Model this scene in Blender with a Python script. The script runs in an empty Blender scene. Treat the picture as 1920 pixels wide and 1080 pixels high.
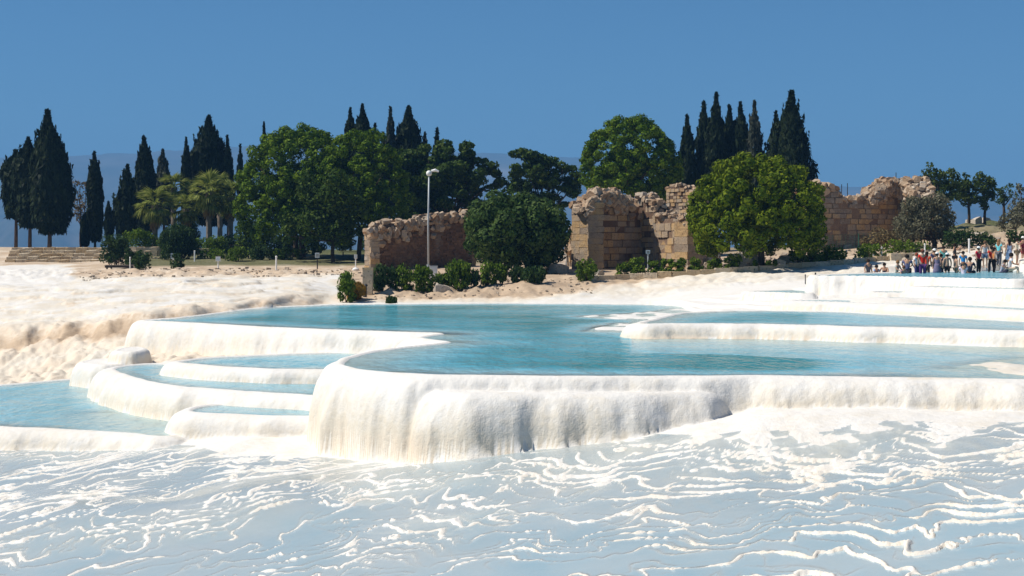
import bpy, bmesh, math, random
import numpy as np
from mathutils import Vector, Matrix

# ------------------------------------------------------------------ camera, sky, sun, exposure
SC = bpy.context.scene
COL = SC.collection
F, CX, CY, ZC = 3000.0, 960.0, 460.0, 8.0          # focal length in px of the 1920 frame, horizon row, eye height
SUN_EL, SUN_AZ = math.radians(51), math.radians(180 + 3)   # azimuth measured from +X towards +Y

cam_d = bpy.data.cameras.new('camera')
cam = bpy.data.objects.new('camera', cam_d); COL.objects.link(cam)
cam.location = (0, 0, ZC); cam.rotation_euler = (math.radians(90), 0, 0)
cam_d.sensor_width = 36.0; cam_d.lens = 36.0 * F / 1920.0
cam_d.shift_y = -(540 - CY) / 1920.0
cam_d.clip_start = 0.5; cam_d.clip_end = 40000
SC.camera = cam

world = bpy.data.worlds.new('World'); SC.world = world
world.use_nodes = True
wn = world.node_tree; wn.nodes.clear()
sky = wn.nodes.new('ShaderNodeTexSky'); sky.sky_type = 'NISHITA'; sky.sun_disc = False
sky.sun_elevation = SUN_EL
sky.sun_rotation = math.radians(90) - SUN_AZ
sky.altitude = 300; sky.air_density = 0.8; sky.dust_density = 0.25; sky.ozone_density = 4.0
tint = wn.nodes.new('ShaderNodeMix'); tint.data_type = 'RGBA'; tint.blend_type = 'MULTIPLY'
tint.inputs[0].default_value = 1.0; tint.inputs[7].default_value = (0.48, 0.83, 1.0, 1)
wbg = wn.nodes.new('ShaderNodeBackground'); wbg.inputs[1].default_value = 0.066
wout = wn.nodes.new('ShaderNodeOutputWorld')
wn.links.new(sky.outputs[0], tint.inputs[6]); wn.links.new(tint.outputs[2], wbg.inputs[0]); wn.links.new(wbg.outputs[0], wout.inputs[0])

sun_d = bpy.data.lights.new('sun', 'SUN'); sun_d.energy = 5.0; sun_d.angle = math.radians(0.5); sun_d.color = (1.0, 0.93, 0.83)
sun = bpy.data.objects.new('sun', sun_d); COL.objects.link(sun)
sdir = Vector((math.cos(SUN_EL) * math.cos(SUN_AZ), math.cos(SUN_EL) * math.sin(SUN_AZ), math.sin(SUN_EL)))
sun.rotation_euler = sdir.to_track_quat('Z', 'Y').to_euler(); sun.location = sdir * 300

SC.view_settings.view_transform = 'Standard'; SC.view_settings.look = 'None'
SC.view_settings.gamma = 1.0; SC.view_settings.use_curve_mapping = False
SC.view_settings.exposure = 0.30
SC.render.engine = 'CYCLES'
SC.cycles.use_denoising = True
SC.cycles.max_bounces = 6; SC.cycles.diffuse_bounces = 3; SC.cycles.glossy_bounces = 3
SC.cycles.transmission_bounces = 4; SC.cycles.transparent_max_bounces = 8; SC.cycles.volume_bounces = 0
SC.cycles.caustics_reflective = False; SC.cycles.caustics_refractive = False
SC.cycles.sample_clamp_indirect = 4.0

rng = np.random.default_rng(7)
random.seed(7)

# ------------------------------------------------------------------ helpers
_perm = np.random.default_rng(3).permutation(256); _perm = np.concatenate([_perm, _perm, _perm])
_g = np.random.default_rng(4).uniform(0, 2 * math.pi, 256)
_gx, _gy = np.cos(_g), np.sin(_g)

def perlin(x, y, seed=0):
    x = np.asarray(x, float) + seed * 17.31; y = np.asarray(y, float) - seed * 9.77
    xi = np.floor(x).astype(int); yi = np.floor(y).astype(int)
    fx, fy = x - xi, y - yi
    u = fx * fx * fx * (fx * (fx * 6 - 15) + 10); v = fy * fy * fy * (fy * (fy * 6 - 15) + 10)
    def gr(ix, iy, dx, dy):
        h = _perm[_perm[ix & 255] + (iy & 255)]
        return _gx[h] * dx + _gy[h] * dy
    a = gr(xi, yi, fx, fy); b = gr(xi + 1, yi, fx - 1, fy)
    c = gr(xi, yi + 1, fx, fy - 1); d = gr(xi + 1, yi + 1, fx - 1, fy - 1)
    return ((a + u * (b - a)) + v * ((c + u * (d - c)) - (a + u * (b - a)))) * 1.5

def fbm(x, y, seed=0, o=3):
    s, a, t = 0, 1.0, 0
    for i in range(o):
        s = s + a * perlin(x * 2 ** i, y * 2 ** i, seed + i); t += a; a *= .5
    return s / t

def sstep(a, b, x):
    t = np.clip((x - a) / (b - a), 0, 1); return t * t * (3 - 2 * t)

def mesh_arrays(name, verts, faces, smooth=False):
    """verts (n,3); faces (m,3) or (m,4) array"""
    verts = np.asarray(verts, np.float32); faces = np.asarray(faces, np.int32)
    me = bpy.data.meshes.new(name)
    me.vertices.add(len(verts)); me.vertices.foreach_set('co', verts.ravel())
    k = faces.shape[1]
    me.loops.add(faces.size); me.loops.foreach_set('vertex_index', faces.ravel())
    me.polygons.add(len(faces))
    me.polygons.foreach_set('loop_start', np.arange(0, faces.size, k, dtype=np.int32))
    me.polygons.foreach_set('use_smooth', np.full(len(faces), bool(smooth)))
    me.update(calc_edges=True)
    return me

def link(name, data, mat=None, parent=None, kind=None, label=None, cat=None, group=None, loc=None):
    o = bpy.data.objects.new(name, data); COL.objects.link(o)
    if mat is not None and data is not None:
        if len(data.materials) == 0: data.materials.append(mat)
    if parent is not None: o.parent = parent
    if loc is not None: o.location = loc
    if kind: o['kind'] = kind
    if label: o['label'] = label
    if cat: o['category'] = cat
    if group: o['group'] = group
    return o

def thing(name, label, cat, loc=(0, 0, 0), rz=0, group=None, sc=1.0):
    o = link(name, None, label=label, cat=cat, group=group, loc=loc)
    o.rotation_euler = (0, 0, rz); o.scale = (sc, sc, sc)
    o.empty_display_size = 0.3
    return o

class MB:
    """collects simple solids, builds one mesh"""
    def __init__(s): s.v = []; s.f = []
    def add(s, v, f):
        n = len(s.v); s.v += [tuple(p) for p in v]; s.f += [tuple(i + n for i in q) for q in f]; return s
    def box(s, c, d, rz=0.0, jit=0.0):
        cx, cy, cz = c; dx, dy, dz = d[0] / 2, d[1] / 2, d[2] / 2
        ca, sa = math.cos(rz), math.sin(rz); v = []
        for z in (-dz, dz):
            for x, y in ((-dx, -dy), (dx, -dy), (dx, dy), (-dx, dy)):
                j = [random.uniform(-jit, jit) for _ in range(3)]
                v.append((cx + x * ca - y * sa + j[0], cy + x * sa + y * ca + j[1], cz + z + j[2]))
        return s.add(v, [(3, 2, 1, 0), (4, 5, 6, 7), (0, 1, 5, 4), (1, 2, 6, 5), (2, 3, 7, 6), (3, 0, 4, 7)])
    def tube(s, pts, rad, n=7, cap=True):
        pts = [Vector(p) for p in pts]; v = []; f = []
        for i, p in enumerate(pts):
            d = (pts[min(i + 1, len(pts) - 1)] - pts[max(i - 1, 0)]).normalized()
            a = d.orthogonal().normalized() if i == 0 else (a - d * a.dot(d)).normalized()
            b = d.cross(a); r = rad[i] if hasattr(rad, '__len__') else rad
            for k in range(n):
                t = 2 * math.pi * k / n
                v.append(p + (a * math.cos(t) + b * math.sin(t)) * r)
        for i in range(len(pts) - 1):
            for k in range(n):
                k2 = (k + 1) % n
                f.append((i * n + k, i * n + k2, (i + 1) * n + k2, (i + 1) * n + k))
        if cap:
            f.append(tuple(range(n - 1, -1, -1))); f.append(tuple((len(pts) - 1) * n + k for k in range(n)))
        return s.add(v, f)
    def lathe(s, prof, c=(0, 0, 0), n=12, sx=1, sy=1):
        v = []; f = []
        for r, z in prof:
            for k in range(n):
                t = 2 * math.pi * k / n
                v.append((c[0] + r * sx * math.cos(t), c[1] + r * sy * math.sin(t), c[2] + z))
        for i in range(len(prof) - 1):
            for k in range(n):
                k2 = (k + 1) % n
                f.append((i * n + k, i * n + k2, (i + 1) * n + k2, (i + 1) * n + k))
        f.append(tuple(range(n - 1, -1, -1))); f.append(tuple((len(prof) - 1) * n + k for k in range(n)))
        return s.add(v, f)
    def mesh(s, name, smooth=False):
        me = bpy.data.meshes.new(name); me.from_pydata(s.v, [], s.f); me.update()
        if smooth: me.polygons.foreach_set('use_smooth', np.full(len(me.polygons), True))
        return me
    def build(s, name, mat, parent=None, smooth=False, **k):
        return link(name, s.mesh(name, smooth), mat, parent, **k)

def pt(px, py, D):
    return Vector(((px - CX) * D / F, D, ZC - (py - CY) * D / F))

# ------------------------------------------------------------------ materials
def new_mat(name):
    m = bpy.data.materials.new(name); m.use_nodes = True
    nt = m.node_tree; nt.nodes.clear()
    out = nt.nodes.new('ShaderNodeOutputMaterial')
    return m, nt, out

def N(nt, t, **k):
    n = nt.nodes.new(t)
    for a, b in k.items(): setattr(n, a, b)
    return n

def ramp(nt, src, stops, interp='LINEAR'):
    r = N(nt, 'ShaderNodeValToRGB'); e = r.color_ramp.elements; r.color_ramp.interpolation = interp
    while len(e) < len(stops): e.new(0.5)
    for i, (p, c) in enumerate(stops):
        e[i].position = p; e[i].color = (*c, 1) if len(c) == 3 else c
    nt.links.new(src, r.inputs[0]); return r.outputs[0]

def noise(nt, scale, detail=4, vec=None, rough=.55):
    n = N(nt, 'ShaderNodeTexNoise'); n.inputs['Scale'].default_value = scale
    n.inputs['Detail'].default_value = detail; n.inputs['Roughness'].default_value = rough
    if vec is not None: nt.links.new(vec, n.inputs['Vector'])
    return n.outputs[0]

def pos(nt, sc=None):
    g = N(nt, 'ShaderNodeNewGeometry').outputs['Position']
    if sc is None: return g
    m = N(nt, 'ShaderNodeMapping'); m.inputs['Scale'].default_value = sc
    nt.links.new(g, m.inputs['Vector']); return m.outputs[0]

def mixc(nt, fac, a, b, blend='MIX'):
    m = N(nt, 'ShaderNodeMix', data_type='RGBA', blend_type=blend)
    for v, i in ((fac, 0), (a, 6), (b, 7)):
        if hasattr(v, 'is_output'): nt.links.new(v, m.inputs[i])
        elif i == 0: m.inputs[0].default_value = v
        else: m.inputs[i].default_value = (*v, 1)
    return m.outputs[2]

def math_n(nt, op, a, b=None, clamp=False):
    m = N(nt, 'ShaderNodeMath', operation=op, use_clamp=clamp)
    for i, v in enumerate((a, b)):
        if v is None: continue
        if hasattr(v, 'is_output'): nt.links.new(v, m.inputs[i])
        else: m.inputs[i].default_value = v
    return m.outputs[0]

def attr(nt, name):
    return N(nt, 'ShaderNodeAttribute', attribute_name=name).outputs['Fac']

def bump(nt, h, dist, strength=1.0):
    b = N(nt, 'ShaderNodeBump'); b.inputs['Distance'].default_value = dist; b.inputs['Strength'].default_value = strength
    nt.links.new(h, b.inputs['Height']); return b.outputs[0]

def principled(nt, out, col, rough=.8, spec=.3, nrm=None):
    p = N(nt, 'ShaderNodeBsdfPrincipled')
    if hasattr(col, 'is_output'): nt.links.new(col, p.inputs['Base Color'])
    else: p.inputs['Base Color'].default_value = (*col, 1)
    if hasattr(rough, 'is_output'): nt.links.new(rough, p.inputs['Roughness'])
    else: p.inputs['Roughness'].default_value = rough
    p.inputs['Specular IOR Level'].default_value = spec
    if nrm is not None: nt.links.new(nrm, p.inputs['Normal'])
    nt.links.new(p.outputs[0], out.inputs[0]); return p

def plain(name, col, rough=.7, spec=.3, var=.25, sc=6.0, metal=0):
    m, nt, out = new_mat(name)
    n = noise(nt, sc, 4, pos(nt))
    c = ramp(nt, n, [(.3, tuple(v * (1 - var) for v in col)), (.7, tuple(min(1, v * (1 + var)) for v in col))])
    p = principled(nt, out, c, rough, spec); p.inputs['Metallic'].default_value = metal
    return m

def leaf_mat(name, dark, mid, light, trans=.25, sc=.5):
    m, nt, out = new_mat(name)
    g = N(nt, 'ShaderNodeNewGeometry')
    n = noise(nt, sc, 3, g.outputs['Position'])
    f = math_n(nt, 'ADD', math_n(nt, 'MULTIPLY', g.outputs['Random Per Island'], .55), math_n(nt, 'MULTIPLY', n, .5))
    c = ramp(nt, f, [(.2, dark), (.52, mid), (.85, light)])
    d = N(nt, 'ShaderNodeBsdfPrincipled'); nt.links.new(c, d.inputs['Base Color'])
    d.inputs['Roughness'].default_value = .6; d.inputs['Specular IOR Level'].default_value = .05
    t = N(nt, 'ShaderNodeBsdfTranslucent'); nt.links.new(c, t.inputs[0])
    mx = N(nt, 'ShaderNodeMixShader'); mx.inputs[0].default_value = trans
    nt.links.new(d.outputs[0], mx.inputs[1]); nt.links.new(t.outputs[0], mx.inputs[2]); nt.links.new(mx.outputs[0], out.inputs[0])
    return m

M = {}
def make_materials():
    # travertine / bank ground: attributes tan (0 white .. 1 dirt), grass, film (shallow wet floor)
    m, nt, out = new_mat('travertine')
    P0 = pos(nt)
    n1 = noise(nt, .8, 5, P0); n2 = noise(nt, 5, 5, P0); n3 = noise(nt, 22, 3, P0)
    fl = noise(nt, 1.0, 4, pos(nt, (5.0, 5.0, .5)))
    tan = attr(nt, 'tan')
    t = math_n(nt, 'ADD', tan, math_n(nt, 'MULTIPLY', math_n(nt, 'SUBTRACT', n1, .5), .5))
    t = math_n(nt, 'ADD', t, math_n(nt, 'MULTIPLY', math_n(nt, 'SUBTRACT', n2, .5), .35), True)
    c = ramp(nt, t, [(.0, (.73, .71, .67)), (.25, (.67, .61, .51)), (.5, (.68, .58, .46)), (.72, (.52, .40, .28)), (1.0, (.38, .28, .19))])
    # mineral streaks in the run of the drips
    c = mixc(nt, math_n(nt, 'MULTIPLY', sramp(nt, fl, .58, .75), math_n(nt, 'ADD', .06, math_n(nt, 'MULTIPLY', tan, .6))), c, (.46, .37, .27))
    sp = sramp(nt, n3, .60, .75)
    c = mixc(nt, math_n(nt, 'MULTIPLY', sp, math_n(nt, 'MULTIPLY', attr(nt, 'crust'), .55)), c, (.66, .50, .32))
    gcol = ramp(nt, noise(nt, 3, 4, P0), [(.3, (.045, .055, .018)), (.6, (.10, .11, .035)), (.8, (.20, .16, .08))])
    gf = math_n(nt, 'ADD', attr(nt, 'grass'), math_n(nt, 'MULTIPLY', math_n(nt, 'SUBTRACT', n2, .5), .8), True)
    c = mixc(nt, math_n(nt, 'MULTIPLY', gf, attr(nt, 'grass')), c, gcol)
    hb = math_n(nt, 'ADD', math_n(nt, 'MULTIPLY', n2, .6), math_n(nt, 'MULTIPLY', n3, .25))
    hb = math_n(nt, 'ADD', hb, math_n(nt, 'MULTIPLY', fl, .35))
    principled(nt, out, c, .75, .25, bump(nt, hb, .055, .8))
    M['trav'] = m
    # pool water
    m, nt, out = new_mat('pool_water')
    dep = attr(nt, 'depth')
    P1 = pos(nt, (1.0, .45, 1.0))
    w = math_n(nt, 'ADD', noise(nt, 1.1, 3, P1), math_n(nt, 'MULTIPLY', noise(nt, 4.0, 3, P1), .35)); w2 = noise(nt, .35, 3, P0 if False else pos(nt))
    nr = bump(nt, w, .16, 1.0)
    fac = math_n(nt, 'SUBTRACT', 1.0, math_n(nt, 'EXPONENT', math_n(nt, 'MULTIPLY', dep, -6.0)), True)
    base = ramp(nt, math_n(nt, 'ADD', dep, math_n(nt, 'MULTIPLY', math_n(nt, 'SUBTRACT', w2, .5), .5)),
                [(.0, (.52, .72, .77)), (.22, (.30, .58, .68)), (.55, (.135, .42, .53)), (1.0, (.035, .23, .27))])
    df = N(nt, 'ShaderNodeBsdfDiffuse'); nt.links.new(base, df.inputs[0]); nt.links.new(nr, df.inputs['Normal'])
    tr = N(nt, 'ShaderNodeBsdfTransparent'); tr.inputs[0].default_value = (.80, .93, .96, 1)
    m1 = N(nt, 'ShaderNodeMixShader'); nt.links.new(fac, m1.inputs[0]); nt.links.new(tr.outputs[0], m1.inputs[1]); nt.links.new(df.outputs[0], m1.inputs[2])
    gl = N(nt, 'ShaderNodeBsdfGlossy'); gl.inputs['Roughness'].default_value = .12; nt.links.new(nr, gl.inputs['Normal'])
    fr = N(nt, 'ShaderNodeFresnel'); fr.inputs[0].default_value = 1.33; nt.links.new(nr, fr.inputs['Normal'])
    m2 = N(nt, 'ShaderNodeMixShader'); nt.links.new(math_n(nt, 'MULTIPLY', fr.outputs[0], .62), m2.inputs[0])
    nt.links.new(m1.outputs[0], m2.inputs[1]); nt.links.new(gl.outputs[0], m2.inputs[2]); nt.links.new(m2.outputs[0], out.inputs[0])
    M['water'] = m
    # film of water over the foreground terrace
    m, nt, out = new_mat('shallow_water')
    dep = attr(nt, 'depth')
    P1 = pos(nt, (1.0, .5, 1.0))
    nr = bump(nt, noise(nt, 5, 3, P1), .012, 1.0)
    fac = math_n(nt, 'SUBTRACT', 1.0, math_n(nt, 'EXPONENT', math_n(nt, 'MULTIPLY', dep, -42.0)), True)
    fac = math_n(nt, 'MULTIPLY', fac, .93)
    base = ramp(nt, math_n(nt, 'ADD', math_n(nt, 'MULTIPLY', dep, 7.0), math_n(nt, 'MULTIPLY', math_n(nt, 'SUBTRACT', noise(nt, .5, 3, pos(nt)), .5), .5)),
                [(.0, (.53, .58, .595)), (.3, (.39, .50, .55)), (.6, (.24, .41, .50)), (1, (.16, .34, .45))])
    df = N(nt, 'ShaderNodeBsdfDiffuse'); nt.links.new(base, df.inputs[0])
    tr = N(nt, 'ShaderNodeBsdfTransparent'); tr.inputs[0].default_value = (.90, .95, .98, 1)
    m1 = N(nt, 'ShaderNodeMixShader'); nt.links.new(fac, m1.inputs[0]); nt.links.new(tr.outputs[0], m1.inputs[1]); nt.links.new(df.outputs[0], m1.inputs[2])
    gl = N(nt, 'ShaderNodeBsdfGlossy'); gl.inputs['Roughness'].default_value = .12; nt.links.new(nr, gl.inputs['Normal'])
    fr = N(nt, 'ShaderNodeFresnel'); fr.inputs[0].default_value = 1.33; nt.links.new(nr, fr.inputs['Normal'])
    m2 = N(nt, 'ShaderNodeMixShader'); nt.links.new(math_n(nt, 'MULTIPLY', fr.outputs[0], .8), m2.inputs[0])
    nt.links.new(m1.outputs[0], m2.inputs[1]); nt.links.new(gl.outputs[0], m2.inputs[2]); nt.links.new(m2.outputs[0], out.inputs[0])
    M['film'] = m
    # hills and plain
    m, nt, out = new_mat('hill_cover')
    n = noise(nt, .002, 6, pos(nt)); n2 = noise(nt, .012, 4, pos(nt))
    c = ramp(nt, n, [(.35, (.03, .045, .03)), (.5, (.06, .07, .05)), (.62, (.12, .11, .09)), (.75, (.26, .23, .20))])
    c = mixc(nt, .4, c, ramp(nt, n2, [(.35, (.02, .035, .02)), (.7, (.17, .15, .12))]))
    principled(nt, out, c, .95, .1)
    M['hill'] = m
    # stone of the ruins
    def stone(name, stops, sc=2.2, bd=.06):
        m, nt, out = new_mat(name)
        oi = N(nt, 'ShaderNodeObjectInfo').outputs['Random']; g = N(nt, 'ShaderNodeNewGeometry').outputs['Random Per Island']
        n = noise(nt, sc, 6, pos(nt)); n2 = noise(nt, sc * 5, 4, pos(nt)); big = noise(nt, .35, 3, pos(nt))
        f = math_n(nt, 'ADD', math_n(nt, 'MULTIPLY', n, .40), math_n(nt, 'MULTIPLY', oi, .40))
        f = math_n(nt, 'ADD', f, math_n(nt, 'MULTIPLY', g, .22))
        f = math_n(nt, 'ADD', f, math_n(nt, 'MULTIPLY', math_n(nt, 'SUBTRACT', big, .5), .5))
        c = ramp(nt, f, stops)
        c = mixc(nt, math_n(nt, 'MULTIPLY', sramp(nt, n2, .54, .70), .7), c, (.085, .068, .052))
        c = mixc(nt, math_n(nt, 'MULTIPLY', sramp(nt, noise(nt, .9, 4, pos(nt, (1, 1, .6))), .52, .70), .5), c, (.30, .27, .23))
        principled(nt, out, c, .9, .15, bump(nt, math_n(nt, 'ADD', n2, n), bd, .8))
        return m
    M['block'] = stone('ruin_block_stone', [(.1, (.14, .085, .05)), (.32, (.31, .20, .11)), (.5, (.46, .31, .155)), (.66, (.36, .28, .20)), (.82, (.24, .19, .145)), (.97, (.44, .39, .33))])
    M['rubble'] = stone('ruin_rubble_stone', [(.1, (.15, .095, .06)), (.4, (.31, .20, .12)), (.6, (.42, .31, .21)), (.9, (.50, .43, .35))])
    M['brickw'] = stone('ruin_small_courses', [(.1, (.11, .062, .04)), (.4, (.20, .12, .075)), (.65, (.28, .175, .105)), (.9, (.36, .26, .18))], 3.0)
    M['mortar'] = stone('ruin_core_mortar', [(.1, (.08, .052, .036)), (.5, (.19, .12, .08)), (.9, (.31, .22, .15))], 4.0, .12)
    M['sandstone'] = stone('step_stone', [(.1, (.34, .24, .14)), (.5, (.52, .40, .25)), (.9, (.60, .52, .40))], 1.5)
    M['rock'] = stone('fallen_rock', [(.1, (.26, .2, .15)), (.5, (.44, .37, .29)), (.9, (.56, .51, .44))], 1.5)
    # plants
    M['cypress'] = leaf_mat('cypress_leaf', (.004, .009, .004), (.011, .021, .008), (.026, .038, .014), .10, .6)
    M['cypress_grey'] = leaf_mat('grey_cypress_leaf', (.018, .026, .018), (.045, .055, .040), (.085, .090, .065), .12, .6)
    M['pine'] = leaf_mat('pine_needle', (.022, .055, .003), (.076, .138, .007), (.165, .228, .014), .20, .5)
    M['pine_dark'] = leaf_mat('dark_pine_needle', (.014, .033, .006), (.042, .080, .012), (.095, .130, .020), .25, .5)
    M['pine_bright'] = leaf_mat('bright_pine_needle', (.030, .064, .003), (.098, .142, .006), (.195, .230, .012), .20, .5)
    M['fig'] = leaf_mat('fig_leaf', (.016, .036, .008), (.046, .086, .018), (.110, .155, .045), .25, .7)
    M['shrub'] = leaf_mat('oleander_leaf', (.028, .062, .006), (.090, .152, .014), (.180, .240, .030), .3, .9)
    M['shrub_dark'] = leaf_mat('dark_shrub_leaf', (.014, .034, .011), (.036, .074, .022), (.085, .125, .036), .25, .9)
    M['olive'] = leaf_mat('olive_leaf', (.060, .065, .040), (.130, .130, .080), (.210, .200, .130), .2, .8)
    M['dry'] = leaf_mat('dry_leaf', (.075, .060, .030), (.160, .125, .060), (.260, .190, .090), .2, .8)
    M['young'] = leaf_mat('young_tree_leaf', (.026, .050, .012), (.070, .108, .022), (.135, .165, .035), .3, .8)
    M['palm'] = leaf_mat('palm_leaf', (.050, .075, .012), (.150, .190, .035), (.330, .345, .095), .35, 1.2)
    M['palm_dry'] = leaf_mat('dead_palm_leaf', (.12, .075, .03), (.26, .165, .065), (.40, .27, .12), .3, 1.2)
    M['goldgrass'] = leaf_mat('dry_grass', (.16, .09, .015), (.33, .19, .03), (.46, .28, .06), .3, 1.5)
    m, nt, out = new_mat('bark')
    n = noise(nt, 3, 5, pos(nt, (4, 4, .7)))
    principled(nt, out, ramp(nt, n, [(.3, (.030, .022, .016)), (.7, (.13, .095, .07))]), .95, .1, bump(nt, n, .05))
    M['bark'] = m
    M['bark_pale'] = plain('pale_bark', (.20, .165, .13), .95, .1, .4, 3)
    M['white'] = plain('white_paint', (.78, .78, .76), .5, .4, .05)
    M['grey'] = plain('grey_steel', (.42, .45, .47), .45, .5, .1)
    M['black'] = plain('black_metal', (.02, .02, .02), .5, .4, .2)
    M['board'] = plain('pale_blue_board', (.55, .66, .72), .5, .4, .1)
    M['boarddark'] = plain('printed_panel', (.22, .25, .25), .6, .3, .3, 30)
    M['wood'] = plain('grey_wood', (.16, .13, .10), .85, .2, .35, 8)
    M['darkwood'] = plain('dark_wood', (.035, .03, .03), .85, .2, .35, 8)
    M['greenmetal'] = plain('green_fence_paint', (.02, .10, .06), .55, .4, .1)

def sramp(nt, src, a, b):
    m = N(nt, 'ShaderNodeMapRange', interpolation_type='SMOOTHSTEP')
    m.inputs['From Min'].default_value = a; m.inputs['From Max'].default_value = b
    nt.links.new(src, m.inputs[0]); return m.outputs[0]

make_materials()

# ------------------------------------------------------------------ terrain
# control points: (place across the view in px of the 1920 frame, drop below the eye, distance) - from these the ground is interpolated
CTRL = np.array([
 # foreground terrace
 (0,6.62,51.6),(170,6.52,50.8),(320,6.2,49.8),(450,5.95,48.5),(560,5.95,48),(640,6.02,47.6),(760,6.10,46.8),(880,5.60,43.8),(1000,5.36,42.4),(1150,5.14,41.9),(1330,4.66,42.6),(1420,4.37,43),(1650,4.28,42.4),(1900,4.29,41.5),
 (700,6.2,39),(0,7.0,42),(320,6.65,42),(1100,5.70,37.5),(1900,4.69,34),(-300,6.9,50),(2300,4.2,40),(2400,4.2,50),(-500,7.0,60),
 # under and behind the pools
 (1000,5.0,60),(1500,4.6,60),(700,5.3,57),(1000,4.4,88),(600,4.4,84),(1900,4.4,55),(2300,4.0,60),(1900,3.4,68),(1500,3.5,78),(2300,3.1,80),
 (500,4.62,67),(600,4.6,66),(700,4.6,62),(400,4.75,69),(300,4.95,67.5),(240,5.2,68),(330,5.1,60),(150,6.35,66),
 # left slope
 (100,6.3,72),(0,6.35,74),(-250,6.5,78),(190,6.0,70),(100,4.46,88),(0,4.6,90),(220,4.3,85),(-250,4.9,92),(60,5.3,80.5),(200,5.0,76),(100,2.9,118),(0,2.85,120),(-250,3.2,122),(300,2.6,110),(250,3.75,84),(480,3.6,93.5),
 (60,2.75,122),(60,1.95,138),(200,2.0,138),(300,1.95,129),(420,2.35,118),(480,2.3,122),(480,1.92,130),(640,2.17,128),(360,3.65,85),(560,2.9,110),(560,3.55,98),
 # far bank of the long pool
 (640,3.6,101),(760,3.58,101),(950,3.58,101),(1200,3.5,100),(690,3.0,106),(800,2.8,107),(1000,2.48,106),(1000,2.24,112),(800,1.78,127),(1000,1.87,124),(1250,1.75,121),(1250,2.1,109),(1400,1.65,110),(1300,2.85,100),(1400,2.75,97),
 (1640,1.12,112),(1900,.46,115),(1800,.75,113),(1900,-.5,135),(1850,-1.2,150),(1750,-.3,140),(1700,.2,135),(1900,-2.4,165),(1600,.6,140),(1750,-1.9,165),(2300,-1.5,140),(2300,.6,112),
 (1700,2.45,92),(1900,2.4,86),(1500,2.6,92),(1600,1.75,106),(1800,1.5,107),(1900,1.45,104),(2300,1.6,95),
 # plateau
 (100,.55,166),(0,.5,168),(100,1.2,158),(0,1.2,158),(100,.35,180),(400,.4,170),(600,.5,165),(800,.8,165),(1100,1.0,160),(1400,.9,155),(430,1.45,145),(600,1.5,145),(200,1.75,145),(100,1.6,150),(0,1.6,150),
 (0,.2,205),(500,.4,205),(1000,.6,205),(1500,.2,205),(1900,-2.5,190),(2300,-2.3,190),(-300,.2,190),(-300,1.9,140),
])
def _k(r): return np.where(r > 1e-9, r * r * np.log(r + 1e-12), 0) * .25 + r
def _pq(px, D): return np.stack([np.asarray(px, float) / 420.0, np.log(np.asarray(D, float)) * 5.2], -1)
_c = _pq(CTRL[:, 0], CTRL[:, 2]); _n = len(_c)
_r = np.sqrt(((_c[:, None] - _c[None]) ** 2).sum(-1))
_A = np.zeros((_n + 3, _n + 3)); _A[:_n, :_n] = _k(_r) - np.eye(_n) * .02
_A[:_n, _n] = 1; _A[:_n, _n + 1:] = _c; _A[_n, :_n] = 1; _A[_n + 1:, :_n] = _c.T
_w = np.linalg.solve(_A, np.concatenate([CTRL[:, 1], [0, 0, 0]]))

def g0(px, D):
    """ground height (world z) without pools"""
    q = _pq(px, D); sh = q.shape[:-1]; q = q.reshape(-1, 2); o = np.empty(len(q))
    for i in range(0, len(q), 60000):
        s = q[i:i + 60000]
        r = np.sqrt((s[:, None, 0] - _c[None, :, 0]) ** 2 + (s[:, None, 1] - _c[None, :, 1]) ** 2)
        o[i:i + 60000] = _k(r) @ _w[:_n] + _w[_n] + s @ _w[_n + 1:]
    return ZC - o.reshape(sh)

FG = np.array([(0,6.62,51.6),(320,6.25,49.5),(640,6.02,47.6),(1000,5.36,42.4),(1330,4.72,42.6),(1900,4.25,41),
 (0,7.3,35.3),(640,6.7,32.4),(1000,6.4,31),(1500,5.9,28.5),(1920,5.5,26.6),(-300,7.6,40),(2300,5.0,27),(960,7.3,20),(0,8.0,22),(1920,6.2,18)])
_fx = lambda x, D: np.stack([np.ones_like(x), x, D, x * x, x * D], -1)
_fc = np.linalg.lstsq(_fx((FG[:, 0] - 960) / 960, FG[:, 2] / 40), FG[:, 1], rcond=None)[0]
_g_rbf = g0
def g0(px, D):
    px = np.asarray(px, float); D = np.asarray(D, float)
    z = _g_rbf(px, np.maximum(D, 36))
    zf = ZC - _fx((px - 960) / 960, D / 40) @ _fc
    return np.where(D > 46, z, zf + (z - zf) * sstep(36.5, 42.5, D))

def ground(px, D):
    return float(g0(np.array([px]), np.array([D]))[0])

def on_ground(px, py, lo=95, hi=205):
    """the point of the ground seen at a pixel, searched from far to near"""
    Ds = np.linspace(hi, lo, 600); z = g0(np.full(600, px), Ds)
    y = CY + (ZC - z) * F / Ds
    i = int(np.argmin(np.abs(y - py)))
    return Vector(((px - CX) * Ds[i] / F, Ds[i], z[i]))

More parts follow.
